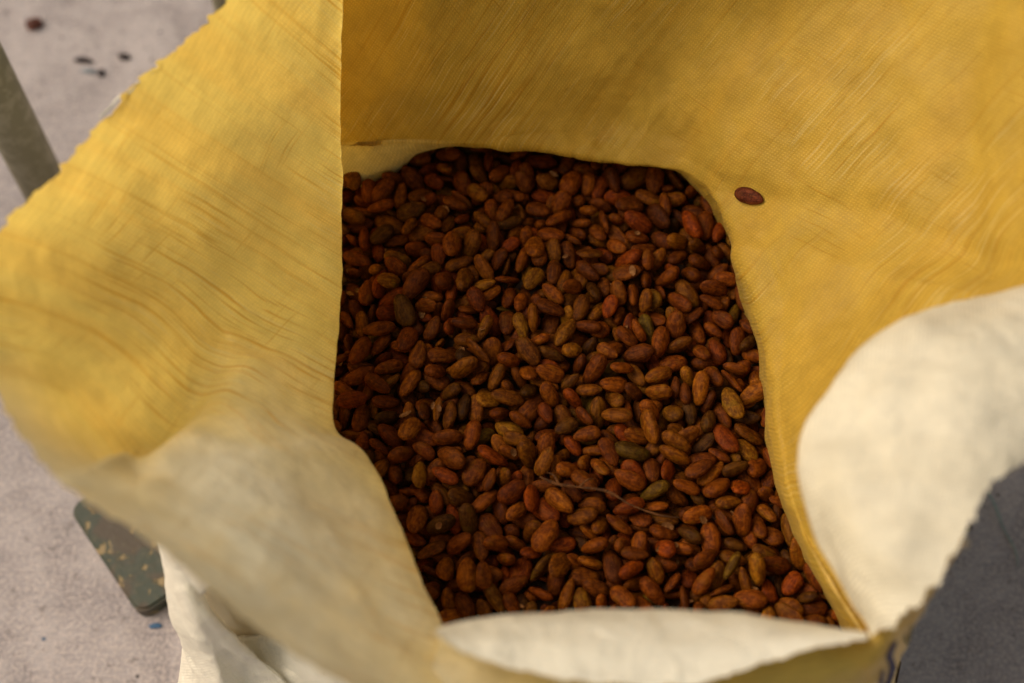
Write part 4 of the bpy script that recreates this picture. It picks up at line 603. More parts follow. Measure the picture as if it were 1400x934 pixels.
1,1400,179,2734,42,-15,47,-76,4,2055,529,2712,19,-20,-4,-96,6,-1044,829,2714,15,-22,-23,94,1,430,657,2801,4,-39,-91,12,4,811,692,2761,96,-5,-12,24,6,1152,1039,2710,39,-17,7,90,
5,2060,1027,2799,4,34,94,-2,6,874,1344,2735,9,-28,32,90,2,-133,1600,2741,40,-33,0,85,6,1232,1618,2784,24,-44,8,86,2,-336,1756,2716,46,18,22,84,6,258,1806,2720,22,39,70,56,
5,1876,-2321,2752,51,-68,51,13,0,-108,-856,2716,69,65,30,15,1,-733,1075,2691,0,2,0,100,5,-240,1962,2768,98,-6,-16,5,7,1294,-925,2755,42,66,23,58,7,2157,-816,2816,74,-31,38,-45,
1,-701,450,2767,15,-66,-68,27,6,282,559,2721,6,23,-14,-96,0,-1411,1700,2802,37,-18,32,-85,5,536,1701,2831,89,-21,-39,10,1,1952,-2382,2842,17,-45,87,12,1,2263,-1473,2848,16,73,54,39,
6,2244,-1281,2905,33,17,-36,-85,2,2605,-2454,2981,24,-9,-25,93,1,-215,979,2791,7,56,-83,-3,0,-1640,1473,2832,20,15,-89,37,5,-1647,1857,2878,38,10,32,86,1,-1604,2503,2837,40,42,78,24,
7,2360,-2798,2896,23,64,-73,-1,3,-1713,-647,2949,22,-61,-48,59,4,2270,1130,2894,55,11,38,73,1,1815,1500,2871,13,-12,28,-94,2,-1600,1995,2852,20,17,32,91,2,-1396,2141,2853,77,17,35,50,
5,-506,2513,2902,31,85,-7,41,7,2153,-2839,2840,17,-40,54,72,1,1268,-2738,2900,50,-4,-23,83,5,-320,-2470,2918,99,-9,-4,8,0,-1540,188,2910,71,-14,-10,-68,3,-1691,725,2909,26,63,-70,-22,
1,-591,978,2829,11,-59,-70,-38,3,2185,1277,2923,6,-78,50,-36,6,-1515,1928,2952,57,-9,11,-81,1,-1340,1928,2854,36,-89,24,11,4,-1649,2167,2805,97,-3,21,11,4,-1255,2175,2865,41,14,23,87,
6,-1031,2050,2879,27,-7,15,95,0,-1603,2283,2878,7,-15,96,22,6,-739,2336,2895,32,95,-1,-1,1,-373,2470,2916,15,87,47,5,4,-1493,2620,2911,1,-13,98,17,6,2113,-2722,2883,6,10,-84,-53,
5,974,-2580,2952,6,76,-63,-14,7,1557,-2490,2909,81,0,-23,54,7,-815,-2316,2903,81,27,30,42,1,2334,-1507,2959,87,-23,-25,35,3,-1306,-1219,2917,20,65,73,-2,4,-1476,-950,2943,6,-95,14,-28,
3,-1634,-595,2965,38,37,52,67,6,-1662,22,2968,53,-66,-45,29,3,-1665,235,2937,51,15,-41,-74,4,-1563,426,2879,65,-25,37,-61,7,-1650,893,2964,36,12,83,40,3,2235,962,2943,12,-84,28,-46,
7,-1674,1272,2920,18,53,26,-79,7,1944,1330,2901,40,2,45,80,7,-1654,1681,2952,21,-37,35,83,2,1739,1701,2917,6,-32,-89,-32,1,1974,1616,2905,19,13,96,-19,1,-1467,1803,2881,65,21,-44,-59,
3,-1238,1841,2875,42,1,43,-80,1,-1528,2155,2862,49,-64,-60,1,2,-1409,2202,2964,3,47,-86,19,6,-1073,2206,2936,32,-60,61,-41,2,877,2034,2937,15,23,86,43,3,-1419,2350,2843,0,14,1,-99,
3,-1148,2431,2926,59,-15,-4,79,4,-397,2258,2929,6,-10,-88,-45,5,-1715,2650,2821,50,47,-51,-52,4,-1262,2660,2896,97,-7,2,-21,7,2264,-2707,2983,28,-3,15,-95,0,-664,-2573,2892,57,-25,53,-57,
4,799,-2573,2949,26,89,37,-9,3,1163,-2569,2933,60,35,-56,-44,2,1341,-2604,2929,94,21,-19,-17,5,1776,-2783,2908,37,-6,67,64,7,2129,-2595,2965,21,-27,84,-41,0,2375,-2593,2921,10,31,88,34,
0,379,-2409,2928,95,-1,-17,27,4,821,-2416,2976,87,35,5,35,5,1277,-2435,2944,71,-67,22,-6,5,-961,-2132,2916,70,-45,40,-40,2,-1075,-1743,2945,3,-16,70,-69,5,-1006,-1910,2944,91,-29,2,-30,
1,2369,-1623,2877,57,-35,7,-74,1,-1075,-1511,2923,48,27,7,-83,7,-1407,-1085,2975,74,65,16,-7,0,-1677,-881,2918,16,32,92,-15,3,-1690,-362,2967,66,24,-12,-70,7,-1632,-146,2983,28,-15,89,-32,
1,-1667,433,2977,5,61,-77,-18,1,2229,402,2922,30,5,12,95,2,-1666,1111,2903,77,-20,-42,-43,7,2111,1017,2937,39,-49,70,-35,1,2086,1441,2891,80,18,-3,57,5,-1641,1814,3027,10,34,-36,-86,
3,1748,1578,2981,59,79,-6,-17,0,1895,1688,2975,3,-63,78,-4,5,-1357,1766,2945,42,52,45,59,7,1586,2030,2905,59,-31,-33,-67,3,-1673,2162,2934,84,-11,17,-50,0,-1191,2014,2908,19,-11,96,15,
3,-1208,2230,2935,81,-21,19,-51,4,-83,2230,2935,43,72,-51,-19,3,568,2097,2943,8,4,-19,-98,3,1264,2070,2928,34,1,-93,-14,7,1428,2180,2923,93,-32,2,-17,5,-1678,2436,2939,11,55,82,-6,
3,-1074,2578,2917,42,64,-64,0,4,-887,2536,2871,54,67,44,-24,1,-547,2474,3032,90,-37,-23,4,1,-309,2417,2993,15,47,-83,-26,7,771,2201,2953,11,6,-96,25,7,-1461,2495,2934,20,-13,-97,-10,
6,-1261,2534,2946,59,-2,56,-58,3,2046,-2835,2951,71,-33,-59,-20,5,536,-2510,2930,74,20,-30,-57,3,830,-2713,2923,13,-3,13,98,2,1133,-2797,2921,23,-59,66,41,6,1427,-2768,2923,71,-20,26,62,
5,1685,-2574,2942,67,-19,42,-58,1,1946,-2655,2902,4,-98,-2,21,3,-844,-2246,3006,41,-3,14,90,4,-316,-2553,3000,91,35,4,22,
]
raw = np.array(POSES).reshape(-1, 8)
TINTS = [(.34,.082,.008),(.28,.064,.007),(.37,.108,.010),(.23,.050,.006),(.31,.092,.009),(.24,.088,.010),(.19,.094,.012),(.13,.044,.007),(.40,.15,.016),(.33,.058,.006)]
WTS = [6, 6, 4, 4, 4, .9, .5, 1.4, 1, 3]
m_bean = bean_mat()
def bean_verts(L, Wd, H, rnd, NU=20, NV=16):
    bend = rnd.uniform(-.07, .07); taper = rnd.uniform(.02, .22); pw = rnd.uniform(1.8, 2.7); sd = rnd.uniform(0, 99)
    flat = rnd.random() < .16; H *= .68 if flat else 1; ripple = .16 if flat else rnd.uniform(.03, .09)
    dent = rnd.random() < .45; gx = rnd.uniform(-.2, .2)
    V = [(-L/2, 0, 0)]
    for i in range(1, NU):
        th = math.pi*i/NU; t = -math.cos(th)
        r = max(0.0, 1-abs(t)**pw)**.5*(1-taper*t)
        for j in range(NV):
            a = 2*math.pi*j/NV
            y = math.cos(a)*r; z = math.sin(a)*r
            n = Vector((t*1.6, y, z))
            k = 1+.08*noise.noise(n*1.4+Vector((sd, 0, 0)))+ripple*noise.noise(Vector((t*2, math.cos(a)*3.5, math.sin(a)*3.5+sd)))
            if dent: k -= .22*math.exp(-((t-gx)/.55)**2-((y-.1)/.30)**2)*(z > 0)
            V.append((t*L/2*(1+.03*noise.noise(n+Vector((0, sd, 0)))), y*Wd/2*k+bend*L*(1-t*t)*.5, z*H/2*k))
    V.append((L/2, 0, 0))
    F = [(0, 1+(j+1) % NV, 1+j) for j in range(NV)]
    for i in range(NU-2):
        for j in range(NV):
            a = 1+i*NV+j; b = 1+i*NV+(j+1) % NV
            F.append((a, b, b+NV, a+NV))
    e = len(V)-1; s = 1+(NU-2)*NV
    F += [(s+j, s+(j+1) % NV, e) for j in range(NV)]
    return np.array(V), F
def lift(x, y):
    return .007*math.sin(x*13+1.2)*math.cos(y*11+.4)+.004*noise.noise(Vector((x*14, y*14, 2)))+.010*math.exp(-((x+.06)**2+(y-.03)**2)/.012)
def tint(rnd):
    t = rnd.choices(TINTS, WTS)[0]; k = rnd.uniform(.32, .66)
    return tuple(c*k*g*rnd.uniform(.95, 1.05) for c, g in zip(t, (1.12, 1.13, .55)))
SV = []; SL = []; SF = []; SC = []; off = 0
NB_INDIV = 300
LABELS = ["large red brown cocoa bean leaning right by the front lip, left side, between two alike",
 "large dark russet cocoa bean leaning right behind the centre, left side",
 "large blackish brown cocoa bean standing upright in heap centre, far left",
 "large red brown cocoa bean standing upright by the front lip, far left",
 "large red brown cocoa bean leaning right before the centre, left side, right one",
 "large red brown cocoa bean standing upright by the front lip, right side, right one",
 "large orange brown cocoa bean standing upright in heap centre, far right",
 "large blackish brown cocoa bean lying level before the centre, midway across",
 "large red brown cocoa bean leaning right before the centre, left side, left one",
 "large red brown cocoa bean lying level by the front lip, right side",
 "large red brown cocoa bean standing upright before the centre, right side, right one",
 "large red brown cocoa bean leaning left in heap centre, midway across, rear one",
 "large dark russet cocoa bean standing upright by the front lip, midway across",
 "large red brown cocoa bean leaning left before the centre, midway across, leftmost",
 "large red brown cocoa bean standing upright before the centre, right side, left one",
 "large red brown cocoa bean leaning right in heap centre, midway across, right one",
 "large red brown cocoa bean standing upright in heap centre, right side, front one",
 "large red brown cocoa bean leaning left before the centre, left side, leftmost",
 "large orange brown cocoa bean standing upright before the centre, left side",
 "large red brown cocoa bean leaning left by the front lip, midway across, rightmost",
 "large red brown cocoa bean standing upright by the front lip, right side, left one",
 "large red brown cocoa bean leaning right by the back wall, far right",
 "large red brown cocoa bean leaning left before the centre, midway across, rightmost",
 "large orange brown cocoa bean leaning left by the front lip, right side",
 "large red brown cocoa bean standing upright before the centre, far left, front one",
 "large red brown cocoa bean leaning right in heap centre, left side, right one",
 "large red brown cocoa bean lying level behind the centre, right side, rear one",
 "large red brown cocoa bean leaning left in heap centre, right side",
 "large red brown cocoa bean lying level in heap centre, far left, front one",
 "large red brown cocoa bean leaning right by the front lip, left side, rightmost",
 "large red brown cocoa bean leaning right before the centre, midway across",
 "large orange brown cocoa bean standing upright before the centre, midway across, left one",
 "large blackish brown cocoa bean leaning right by the front lip, far left",
 "large red brown cocoa bean lying level before the centre, right side",
 "large dark russet cocoa bean lying level in heap centre, right side",
 "large red brown cocoa bean leaning right behind the centre, left side",
 "large orange brown cocoa bean lying level by the back wall, left side",
 "large red brown cocoa bean leaning left by the front lip, left side",
 "large red brown cocoa bean lying level in heap centre, midway across, left one",
 "large red brown cocoa bean standing upright in heap centre, far left",
 "large red brown cocoa bean standing upright before the centre, left side, right one",
 "large red brown cocoa bean standing upright in heap centre, right side, rear one",
 "large red brown cocoa bean lying level in heap centre, midway across, right one",
 "large red brown cocoa bean leaning left by the front lip, midway across, between two alike",
 "large dark russet cocoa bean leaning left behind the centre, far right",
 "large red brown cocoa bean leaning right in heap centre, far right",
 "large dark russet cocoa bean standing upright by the front lip, far left",
 "large red brown cocoa bean lying level before the centre, left side",
 "large red brown cocoa bean leaning right by the front lip, right side, front one",
 "large red brown cocoa bean leaning left before the centre, midway across, between two alike",
 "large red brown cocoa bean leaning right by the front lip, right side, rear one",
 "large red brown cocoa bean leaning left before the centre, right side, rear one",
 "large dark russet cocoa bean standing upright in heap centre, far left",
 "large red brown cocoa bean standing upright by the back wall, far right",
 "large red brown cocoa bean leaning right by the front lip, far right",
 "large red brown cocoa bean standing upright before the centre, left side, left one",
 "large red brown cocoa bean standing upright by the back wall, right side",
 "large red brown cocoa bean standing upright behind the centre, far right",
 "large red brown cocoa bean standing upright before the centre, far left, rear one",
 "large dark russet cocoa bean leaning left by the back wall, left side",
 "large red brown cocoa bean leaning right before the centre, right side",
 "large red brown cocoa bean leaning left behind the centre, far right",
 "large dark russet cocoa bean leaning left by the front lip, far right",
 "large red brown cocoa bean leaning right by the front lip, far left",
 "large red brown cocoa bean standing upright before the centre, midway across",
 "large red brown cocoa bean lying level before the centre, midway across",
 "large orange brown cocoa bean leaning right in heap centre, midway across",
 "large red brown cocoa bean leaning left before the centre, right side, front one",
 "large red brown cocoa bean leaning left before the centre, far left",
 "large red brown cocoa bean lying level in heap centre, far left, rear one",
 "large orange brown cocoa bean leaning left by the front lip, left side",
 "large red brown cocoa bean leaning right by the back wall, far left",
 "large red brown cocoa bean leaning left by the front lip, far right",
 "large red brown cocoa bean standing upright in heap centre, left side, left one",
 "large red brown cocoa bean standing upright by the front lip, left side, leftmost",
 "large red brown cocoa bean leaning right in heap centre, midway across, left one",
 "large red brown cocoa bean leaning right in heap centre, left side, left one",
 "large red brown cocoa bean leaning left by the front lip, midway across, leftmost",
 "large orange brown cocoa bean leaning left before the centre, left side",
 "large olive brown cocoa bean leaning right before the centre, right side",
 "large dark russet cocoa bean leaning right before the centre, right side",
 "large red brown cocoa bean standing upright behind the centre, left side",
 "large red brown cocoa bean leaning right by the front lip, left side, leftmost",
 "large red brown cocoa bean standing upright in heap centre, left side, right one",
 "large red brown cocoa bean leaning left before the centre, left side, rightmost",
 "large orange brown cocoa bean standing upright before the centre, midway across, right one",
 "large red brown cocoa bean leaning right in heap centre, right side",
 "large dark russet cocoa bean standing upright in heap centre, midway across",
 "large red brown cocoa bean lying level behind the centre, right side, front one",
 "large red brown cocoa bean lying level in heap centre, left side",
 "large red brown cocoa bean lying level behind the centre, far right",
 "large red brown cocoa bean standing upright by the front lip, left side, rightmost",
 "large blackish brown cocoa bean leaning right behind the centre, far left",
 "large red brown cocoa bean standing upright by the front lip, left side, between two alike",
 "large orange brown cocoa bean standing upright by the front lip, left side",
 "large red brown cocoa bean leaning right in heap centre, far left",
 "large red brown cocoa bean leaning left in heap centre, midway across, front one",
 "large dark russet cocoa bean standing upright behind the centre, left side",
 "large red brown cocoa bean leaning left before the centre, left side, between two alike",
 "medium red brown cocoa bean leaning right in heap centre, far left",
 "medium red brown cocoa bean lying level in heap centre, right side, left one",
 "medium red brown cocoa bean standing upright by the front lip, midway across",
 "medium red brown cocoa bean leaning right by the front lip, right side",
 "medium red brown cocoa bean leaning right by the back wall, right side",
 "medium red brown cocoa bean lying level by the front lip, right side",
 "medium red brown cocoa bean leaning right before the centre, far left",
 "medium orange brown cocoa bean leaning right behind the centre, midway across",
 "medium red brown cocoa bean leaning left in heap centre, far left",
 "medium red brown cocoa bean leaning left in heap centre, right side, front one",
 "medium red brown cocoa bean leaning right by the back wall, midway across",
 "medium red brown cocoa bean leaning left before the centre, far right",
 "medium red brown cocoa bean lying level by the front lip, midway across, between two alike",
 "medium red brown cocoa bean leaning right before the centre, left side, left one",
 "medium red brown cocoa bean standing upright before the centre, left side, front one",
 "medium red brown cocoa bean leaning right before the centre, midway across",
 "medium red brown cocoa bean leaning left behind the centre, right side",
 "medium red brown cocoa bean standing upright in heap centre, far right, left one",
 "medium red brown cocoa bean standing upright by the front lip, left side, leftmost",
 "medium red brown cocoa bean standing upright by the front lip, far left",
 "medium red brown cocoa bean standing upright before the centre, right side",
 "medium dark russet cocoa bean standing upright behind the centre, midway across, left one",
 "medium dark russet cocoa bean leaning left in heap centre, midway across",
 "medium red brown cocoa bean lying level by the front lip, midway across, leftmost",
 "medium red brown cocoa bean standing upright behind the centre, midway across, right one",
 "medium red brown cocoa bean standing upright behind the centre, far right",
 "medium orange brown cocoa bean leaning left behind the centre, far left, left one",
 "medium red brown cocoa bean leaning right by the front lip, far left",
 "medium red brown cocoa bean leaning right by the front lip, midway across",
 "medium red brown cocoa bean lying level before the centre, midway across, rear one",
 "medium dark russet cocoa bean standing upright by the back wall, right side",
 "medium red brown cocoa bean leaning right in heap centre, right side",
 "medium red brown cocoa bean leaning left behind the centre, far left, left one",
 "medium red brown cocoa bean lying level by the back wall, midway across, rear one",
 "medium red brown cocoa bean lying level by the front lip, midway across, rightmost",
 "medium red brown cocoa bean leaning left by the front lip, left side",
 "medium red brown cocoa bean leaning left behind the centre, left side",
 "medium red brown cocoa bean standing upright behind the centre, midway across, left one",
 "medium red brown cocoa bean standing upright by the back wall, left side",
 "medium dark russet cocoa bean leaning left behind the centre, midway across",
 "medium red brown cocoa bean leaning right before the centre, right side",
 "medium red brown cocoa bean standing upright by the front lip, right side",
 "medium red brown cocoa bean leaning left by the front lip, far right",
 "medium red brown cocoa bean standing upright in heap centre, left side",
 "medium red brown cocoa bean standing upright in heap centre, far right, right one",
 "medium red brown cocoa bean leaning left before the centre, left side, front one",
 "medium red brown cocoa bean standing upright behind the centre, left side",
 "medium red brown cocoa bean lying level in heap centre, right side, right one",
 "medium blackish brown cocoa bean leaning right before the centre, right side",
 "medium orange brown cocoa bean leaning left behind the centre, far left, right one",
 "medium red brown cocoa bean leaning left in heap centre, far right",
 "medium red brown cocoa bean standing upright in heap centre, midway across, left one",
 "medium orange brown cocoa bean leaning right before the centre, right side",
 "medium red brown cocoa bean leaning left behind the centre, far left, right one",
 "medium orange brown cocoa bean leaning right before the centre, midway across",
 "medium red brown cocoa bean leaning right behind the centre, right side",
 "medium red brown cocoa bean leaning right before the centre, far right",
 "medium red brown cocoa bean standing upright behind the centre, far left",
 "medium orange brown cocoa bean standing upright in heap centre, midway across",
 "medium red brown cocoa bean leaning left before the centre, right side, left one",
 "medium orange brown cocoa bean leaning right by the front lip, left side",
 "medium dark russet cocoa bean lying level by the front lip, midway across",
 "medium dark russet cocoa bean lying level by the front lip, far right",
 "medium orange brown cocoa bean standing upright by the front lip, right side",
 "medium red brown cocoa bean leaning left by the front lip, midway across",
 "medium red brown cocoa bean standing upright before the centre, left side, rear one",
 "medium red brown cocoa bean standing upright in heap centre, midway across, right one",
 "medium red brown cocoa bean leaning right behind the centre, left side",
 "medium orange brown cocoa bean leaning left by the front lip, right side",
 "medium orange brown cocoa bean standing upright before the centre, far left",
 "medium red brown cocoa bean leaning left before the centre, midway across",
 "medium red brown cocoa bean lying level before the centre, right side",
 "medium orange brown cocoa bean leaning left before the centre, far right",
 "medium red brown cocoa bean leaning left before the centre, right side, right one",
 "medium red brown cocoa bean lying level in heap centre, far left",
 "medium blackish brown cocoa bean standing upright in heap centre, left side",
 "medium red brown cocoa bean leaning left before the centre, left side, rear one",
 "medium red brown cocoa bean leaning left in heap centre, right side, rear one",
 "medium red brown cocoa bean lying level by the back wall, midway across, front one",
 "medium red brown cocoa bean lying level before the centre, midway across, front one",
 "medium red brown cocoa bean standing upright in heap centre, right side",
 "medium red brown cocoa bean leaning left in heap centre, left side",
 "medium red brown cocoa bean leaning left by the back wall, midway across",
 "medium dark russet cocoa bean standing upright behind the centre, midway across, right one",
 "medium red brown cocoa bean standing upright by the front lip, left side, between two alike",
 "medium red brown cocoa bean seen end on by the front lip, far right",
 "medium dark russet cocoa bean lying level in heap centre, midway across",
 "medium red brown cocoa bean standing upright behind the centre, right side, rear one",
 "medium orange brown cocoa bean leaning right behind the centre, far left",
 "medium red brown cocoa bean standing upright before the centre, far right",
 "medium red brown cocoa bean standing upright before the centre, far left",
 "medium red brown cocoa bean standing upright behind the centre, right side, front one",
 "medium red brown cocoa bean leaning left behind the centre, midway across",
 "medium red brown cocoa bean leaning right before the centre, left side, right one",
 "medium red brown cocoa bean standing upright by the front lip, left side, rightmost",
 "medium red brown cocoa bean leaning right in heap centre, left side",
 "medium orange brown cocoa bean standing upright before the centre, right side",
 "small orange brown cocoa bean leaning left in heap centre, midway across",
 "small dark russet cocoa bean leaning left by the front lip, right side",
 "small blackish brown cocoa bean leaning right before the centre, far left",
 "small red brown cocoa bean leaning left by the back wall, midway across",
 "small red brown cocoa bean leaning left by the front lip, midway across, right one",
 "small red brown cocoa bean leaning left in heap centre, left side, left one",
 "small red brown cocoa bean leaning left behind the centre, midway across",
 "small orange brown cocoa bean leaning left by the back wall, midway across",
 "small red brown cocoa bean standing upright by the back wall, right side, left one",
 "small red brown cocoa bean leaning left before the centre, far left",
 "small olive brown cocoa bean standing upright in heap centre, right side",
 "small orange brown cocoa bean leaning right behind the centre, far right",
 "small red brown cocoa bean leaning right by the back wall, midway across, front one",
 "small red brown cocoa bean standing upright by the back wall, far left, left one",
 "small red brown cocoa bean leaning left behind the centre, right side, rightmost",
 "small red brown cocoa bean lying level before the centre, right side, front one",
 "small red brown cocoa bean standing upright before the centre, midway across, front one",
 "small red brown cocoa bean lying level by the front lip, far left",
 "small red brown cocoa bean leaning right in heap centre, far left, rear one",
 "small dark russet cocoa bean leaning right behind the centre, far right",
 "small red brown cocoa bean leaning left in heap centre, left side, right one",
 "small red brown cocoa bean leaning right before the centre, far left",
 "small dark russet cocoa bean standing upright before the centre, left side",
 "small red brown cocoa bean leaning right in heap centre, midway across",
 "small dark russet cocoa bean standing upright behind the centre, left side",
 "small orange brown cocoa bean standing upright behind the centre, midway across",
 "small red brown cocoa bean standing upright by the back wall, far left, right one",
 "small red brown cocoa bean lying level by the back wall, far left",
 "small orange brown cocoa bean leaning right before the centre, right side",
 "small red brown cocoa bean standing upright before the centre, left side",
 "small olive brown cocoa bean standing upright by the front lip, right side",
 "small dark russet cocoa bean lying level in heap centre, left side",
 "small red brown cocoa bean standing upright behind the centre, right side",
 "small red brown cocoa bean standing upright by the front lip, far right",
 "small red brown cocoa bean leaning left by the back wall, far right",
 "small red brown cocoa bean lying level behind the centre, left side",
 "small blackish brown cocoa bean standing upright before the centre, right side",
 "small red brown cocoa bean leaning right behind the centre, left side, rear one",
 "small orange brown cocoa bean lying level before the centre, left side",
 "small orange brown cocoa bean lying level in heap centre, left side",
 "small red brown cocoa bean standing upright by the back wall, left side",
 "small red brown cocoa bean leaning right behind the centre, midway across, rear one",
 "small red brown cocoa bean leaning left by the back wall, left side, between two alike",
 "small red brown cocoa bean leaning right by the back wall, midway across, rear one",
 "small red brown cocoa bean standing upright by the front lip, far left, left one",
 "small red brown cocoa bean leaning left before the centre, midway across, rightmost",
 "small red brown cocoa bean leaning right behind the centre, left side, front one",
 "small red brown cocoa bean lying level in heap centre, midway across",
 "small red brown cocoa bean leaning right in heap centre, far left, front one",
 "small orange brown cocoa bean standing upright in heap centre, far left",
 "small red brown cocoa bean leaning left by the back wall, left side, rightmost",
 "small orange brown cocoa bean leaning right in heap centre, left side, front one",
 "small red brown cocoa bean leaning left behind the centre, left side",
 "small orange brown cocoa bean leaning left before the centre, left side",
 "small red brown cocoa bean standing upright by the front lip, right side",
 "small orange brown cocoa bean lying level by the front lip, right side",
 "small red brown cocoa bean leaning left before the centre, midway across, frontmost",
 "small red brown cocoa bean lying level before the centre, midway across",
 "small red brown cocoa bean leaning right in heap centre, left side, rear one",
 "small dark russet cocoa bean leaning left behind the centre, right side",
 "small orange brown cocoa bean leaning right behind the centre, midway across",
 "small red brown cocoa bean leaning left before the centre, far right, front one",
 "small orange brown cocoa bean leaning right in heap centre, left side, rear one",
 "small red brown cocoa bean lying level behind the centre, far right, rear one",
 "small red brown cocoa bean leaning left behind the centre, right side, between two alike",
 "small red brown cocoa bean standing upright by the front lip, far left, right one",
 "small red brown cocoa bean lying level before the centre, right side, rear one",
 "small red brown cocoa bean standing upright by the back wall, right side, right one",
 "small red brown cocoa bean lying level before the centre, left side",
 "small red brown cocoa bean standing upright in heap centre, midway across",
 "small red brown cocoa bean leaning right behind the centre, midway across, front one",
 "small red brown cocoa bean leaning right before the centre, midway across",
 "small orange brown cocoa bean leaning left in heap centre, right side",
 "small orange brown cocoa bean leaning right in heap centre, midway across",
 "small dark russet cocoa bean leaning right behind the centre, midway across",
 "small red brown cocoa bean standing upright before the centre, right side",
 "small red brown cocoa bean leaning right by the front lip, right side",
 "small orange brown cocoa bean standing upright by the front lip, far right",
 "small red brown cocoa bean lying level in heap centre, far right",
 "small red brown cocoa bean leaning left by the front lip, midway across, left one",
 "small red brown cocoa bean leaning left in heap centre, midway across, rear one",
 "small red brown cocoa bean standing upright behind the centre, left side",
 "small red brown cocoa bean standing upright by the front lip, left side",
 "small red brown cocoa bean leaning left in heap centre, midway across, front one",
 "small red brown cocoa bean leaning right before the centre, right side",
 "small dark russet cocoa bean standing upright in heap centre, far right",
 "small orange brown cocoa bean leaning left by the front lip, right side",
 "small blackish brown cocoa bean leaning left before the centre, far right",
 "small red brown cocoa bean standing upright behind the centre, far right",
 "small red brown cocoa bean leaning left by the back wall, left side, leftmost",
 "small red brown cocoa bean leaning left by the front lip, far right",
 "small red brown cocoa bean leaning left before the centre, midway across, leftmost",
 "small red brown cocoa bean standing upright before the centre, midway across, rear one",
 "small red brown cocoa bean standing upright behind the centre, midway across, front one",
 "small red brown cocoa bean lying level behind the centre, right side",
 "small red brown cocoa bean leaning left by the front lip, far left",
 "small red brown cocoa bean leaning right by the front lip, midway across",
 "small red brown cocoa bean leaning right in heap centre, left side, front one",
 "small red brown cocoa bean leaning left before the centre, midway across, rearmost",
 "small red brown cocoa bean lying level behind the centre, far right, front one",
 "small orange brown cocoa bean standing upright in heap centre, midway across",
 "small red brown cocoa bean standing upright behind the centre, midway across, rear one",
 "small red brown cocoa bean leaning left behind the centre, right side, leftmost",
 "small red brown cocoa bean leaning left before the centre, far right, rear one"]
allbeans = []
for i, r in enumerate(raw):
    rnd = random.Random(int(r[1])*10007+int(r[2])*13+5)
    j = int(r[0]); x, y, z = r[1]/10000, r[2]/10000, r[3]/10000
    q = Quaternion([float(v)/100 for v in r[4:8]]).normalized()
    q = Quaternion((rnd.uniform(-1, 1), rnd.uniform(-1, 1), 0), rnd.gauss(0, .34)) @ q; z += rnd.uniform(-.002, .0025)
    L, Wd, H = DIMS[j]; sc_ = rnd.uniform(.77, 1.02); sL, sW, sH = sc_*rnd.uniform(.92, 1.08), sc_*rnd.uniform(.96, 1.13), sc_*rnd.uniform(.92, 1.15)
    ind = i < NB_INDIV
    V, F = bean_verts(L*sL, Wd*sW, H*sH, rnd, *((22, 18) if ind else (13, 11)))
    tc = tint(rnd)
    Mx = Matrix.Translation((x, y, z+lift(x, y))) @ q.to_matrix().to_4x4()
    if ind:
        me = bpy.data.meshes.new('cocoa_bean'); me.from_pydata(V.tolist(), [], F)
        me.polygons.foreach_set('use_smooth', [True]*len(F))
        at = me.attributes.new('bean_tint', 'FLOAT_COLOR', 'POINT')
        at.data.foreach_set('color', np.tile((*tc, 1), len(V)))
        at = me.attributes.new('shell', 'FLOAT_VECTOR', 'POINT'); at.data.foreach_set('vector', (V+np.array((i*.031, 0, i*.017))).ravel())
        o = link('cocoa_bean', me, m_bean); o.matrix_world = Mx
        tag(o, LABELS[i] if i < len(LABELS) else 'reddish brown cocoa bean lying among its look-alikes in the sack', 'cocoa bean', 'cocoa beans filling the sack')
    else:
        SL.append(V+np.array((i*.031, 0, i*.017))); R3 = np.array(Mx.to_3x3()); V = V @ R3.T + np.array(Mx.translation)
        SV.append(V); SF += [tuple(a+off for a in f) for f in F]; SC.append(np.tile((*tc, 1), (len(V), 1))); off += len(V)
me = bpy.data.meshes.new('cocoa_beans'); me.from_pydata(np.concatenate(SV).tolist(), [], SF)
me.polygons.foreach_set('use_smooth', [True]*len(SF))
at = me.attributes.new('bean_tint', 'FLOAT_COLOR', 'POINT'); at.data.foreach_set('color', np.concatenate(SC).ravel())
at = me.attributes.new('shell', 'FLOAT_VECTOR', 'POINT'); at.data.foreach_set('vector', np.concatenate(SL).ravel())
tag(link('cocoa_beans', me, m_bean), 'smaller and half buried cocoa beans packed between the others in the sack', 'cocoa beans', kind='stuff')
# papery flakes of shell scattered on the heap
m_flake = simple('shell_flake', (.14, .055, .015), .8, col2=(.24, .11, .035), scale=300)
fr = random.Random(77); V = []; F = []
for k in range(60):
    q = raw[fr.randrange(min(600, len(raw)))]; x, y = q[1]/10000+fr.uniform(-.006, .006), q[2]/10000+fr.uniform(-.006, .006)
    z = q[3]/10000+lift(x, y)+fr.uniform(.002, .0065); a = fr.uniform(0, 6.3); L_, w_ = fr.uniform(.002, .0055), fr.uniform(.001, .0028); tx, ty = fr.uniform(-.7, .7), fr.uniform(-.7, .7); base = len(V)
    for i in range(5):
        for j in range(4):
            u, v = (i/4-.5)*2, (j/3-.5)*2; ed = 1+.35*noise.noise(Vector((u*2, v*2, k)))
            dx, dy = u*L_*ed, v*w_*ed*(1.1-u*u*.7); X = dx*math.cos(a)-dy*math.sin(a); Y = dx*math.sin(a)+dy*math.cos(a)
            V.append((x+X, y+Y, z+X*tx+Y*ty+(u*u+v*v)*.0006))
    for i in range(4):
        for j in range(3): F.append((base+i*4+j, base+i*4+j+1, base+i*4+j+5, base+i*4+j+4))
me = bpy.data.meshes.new('shell_flakes'); me.from_pydata(V, [], F)
tag(link('shell_flakes', me, m_flake), 'tiny papery flakes of shell scattered over the cocoa beans', 'shell flakes', kind='stuff')
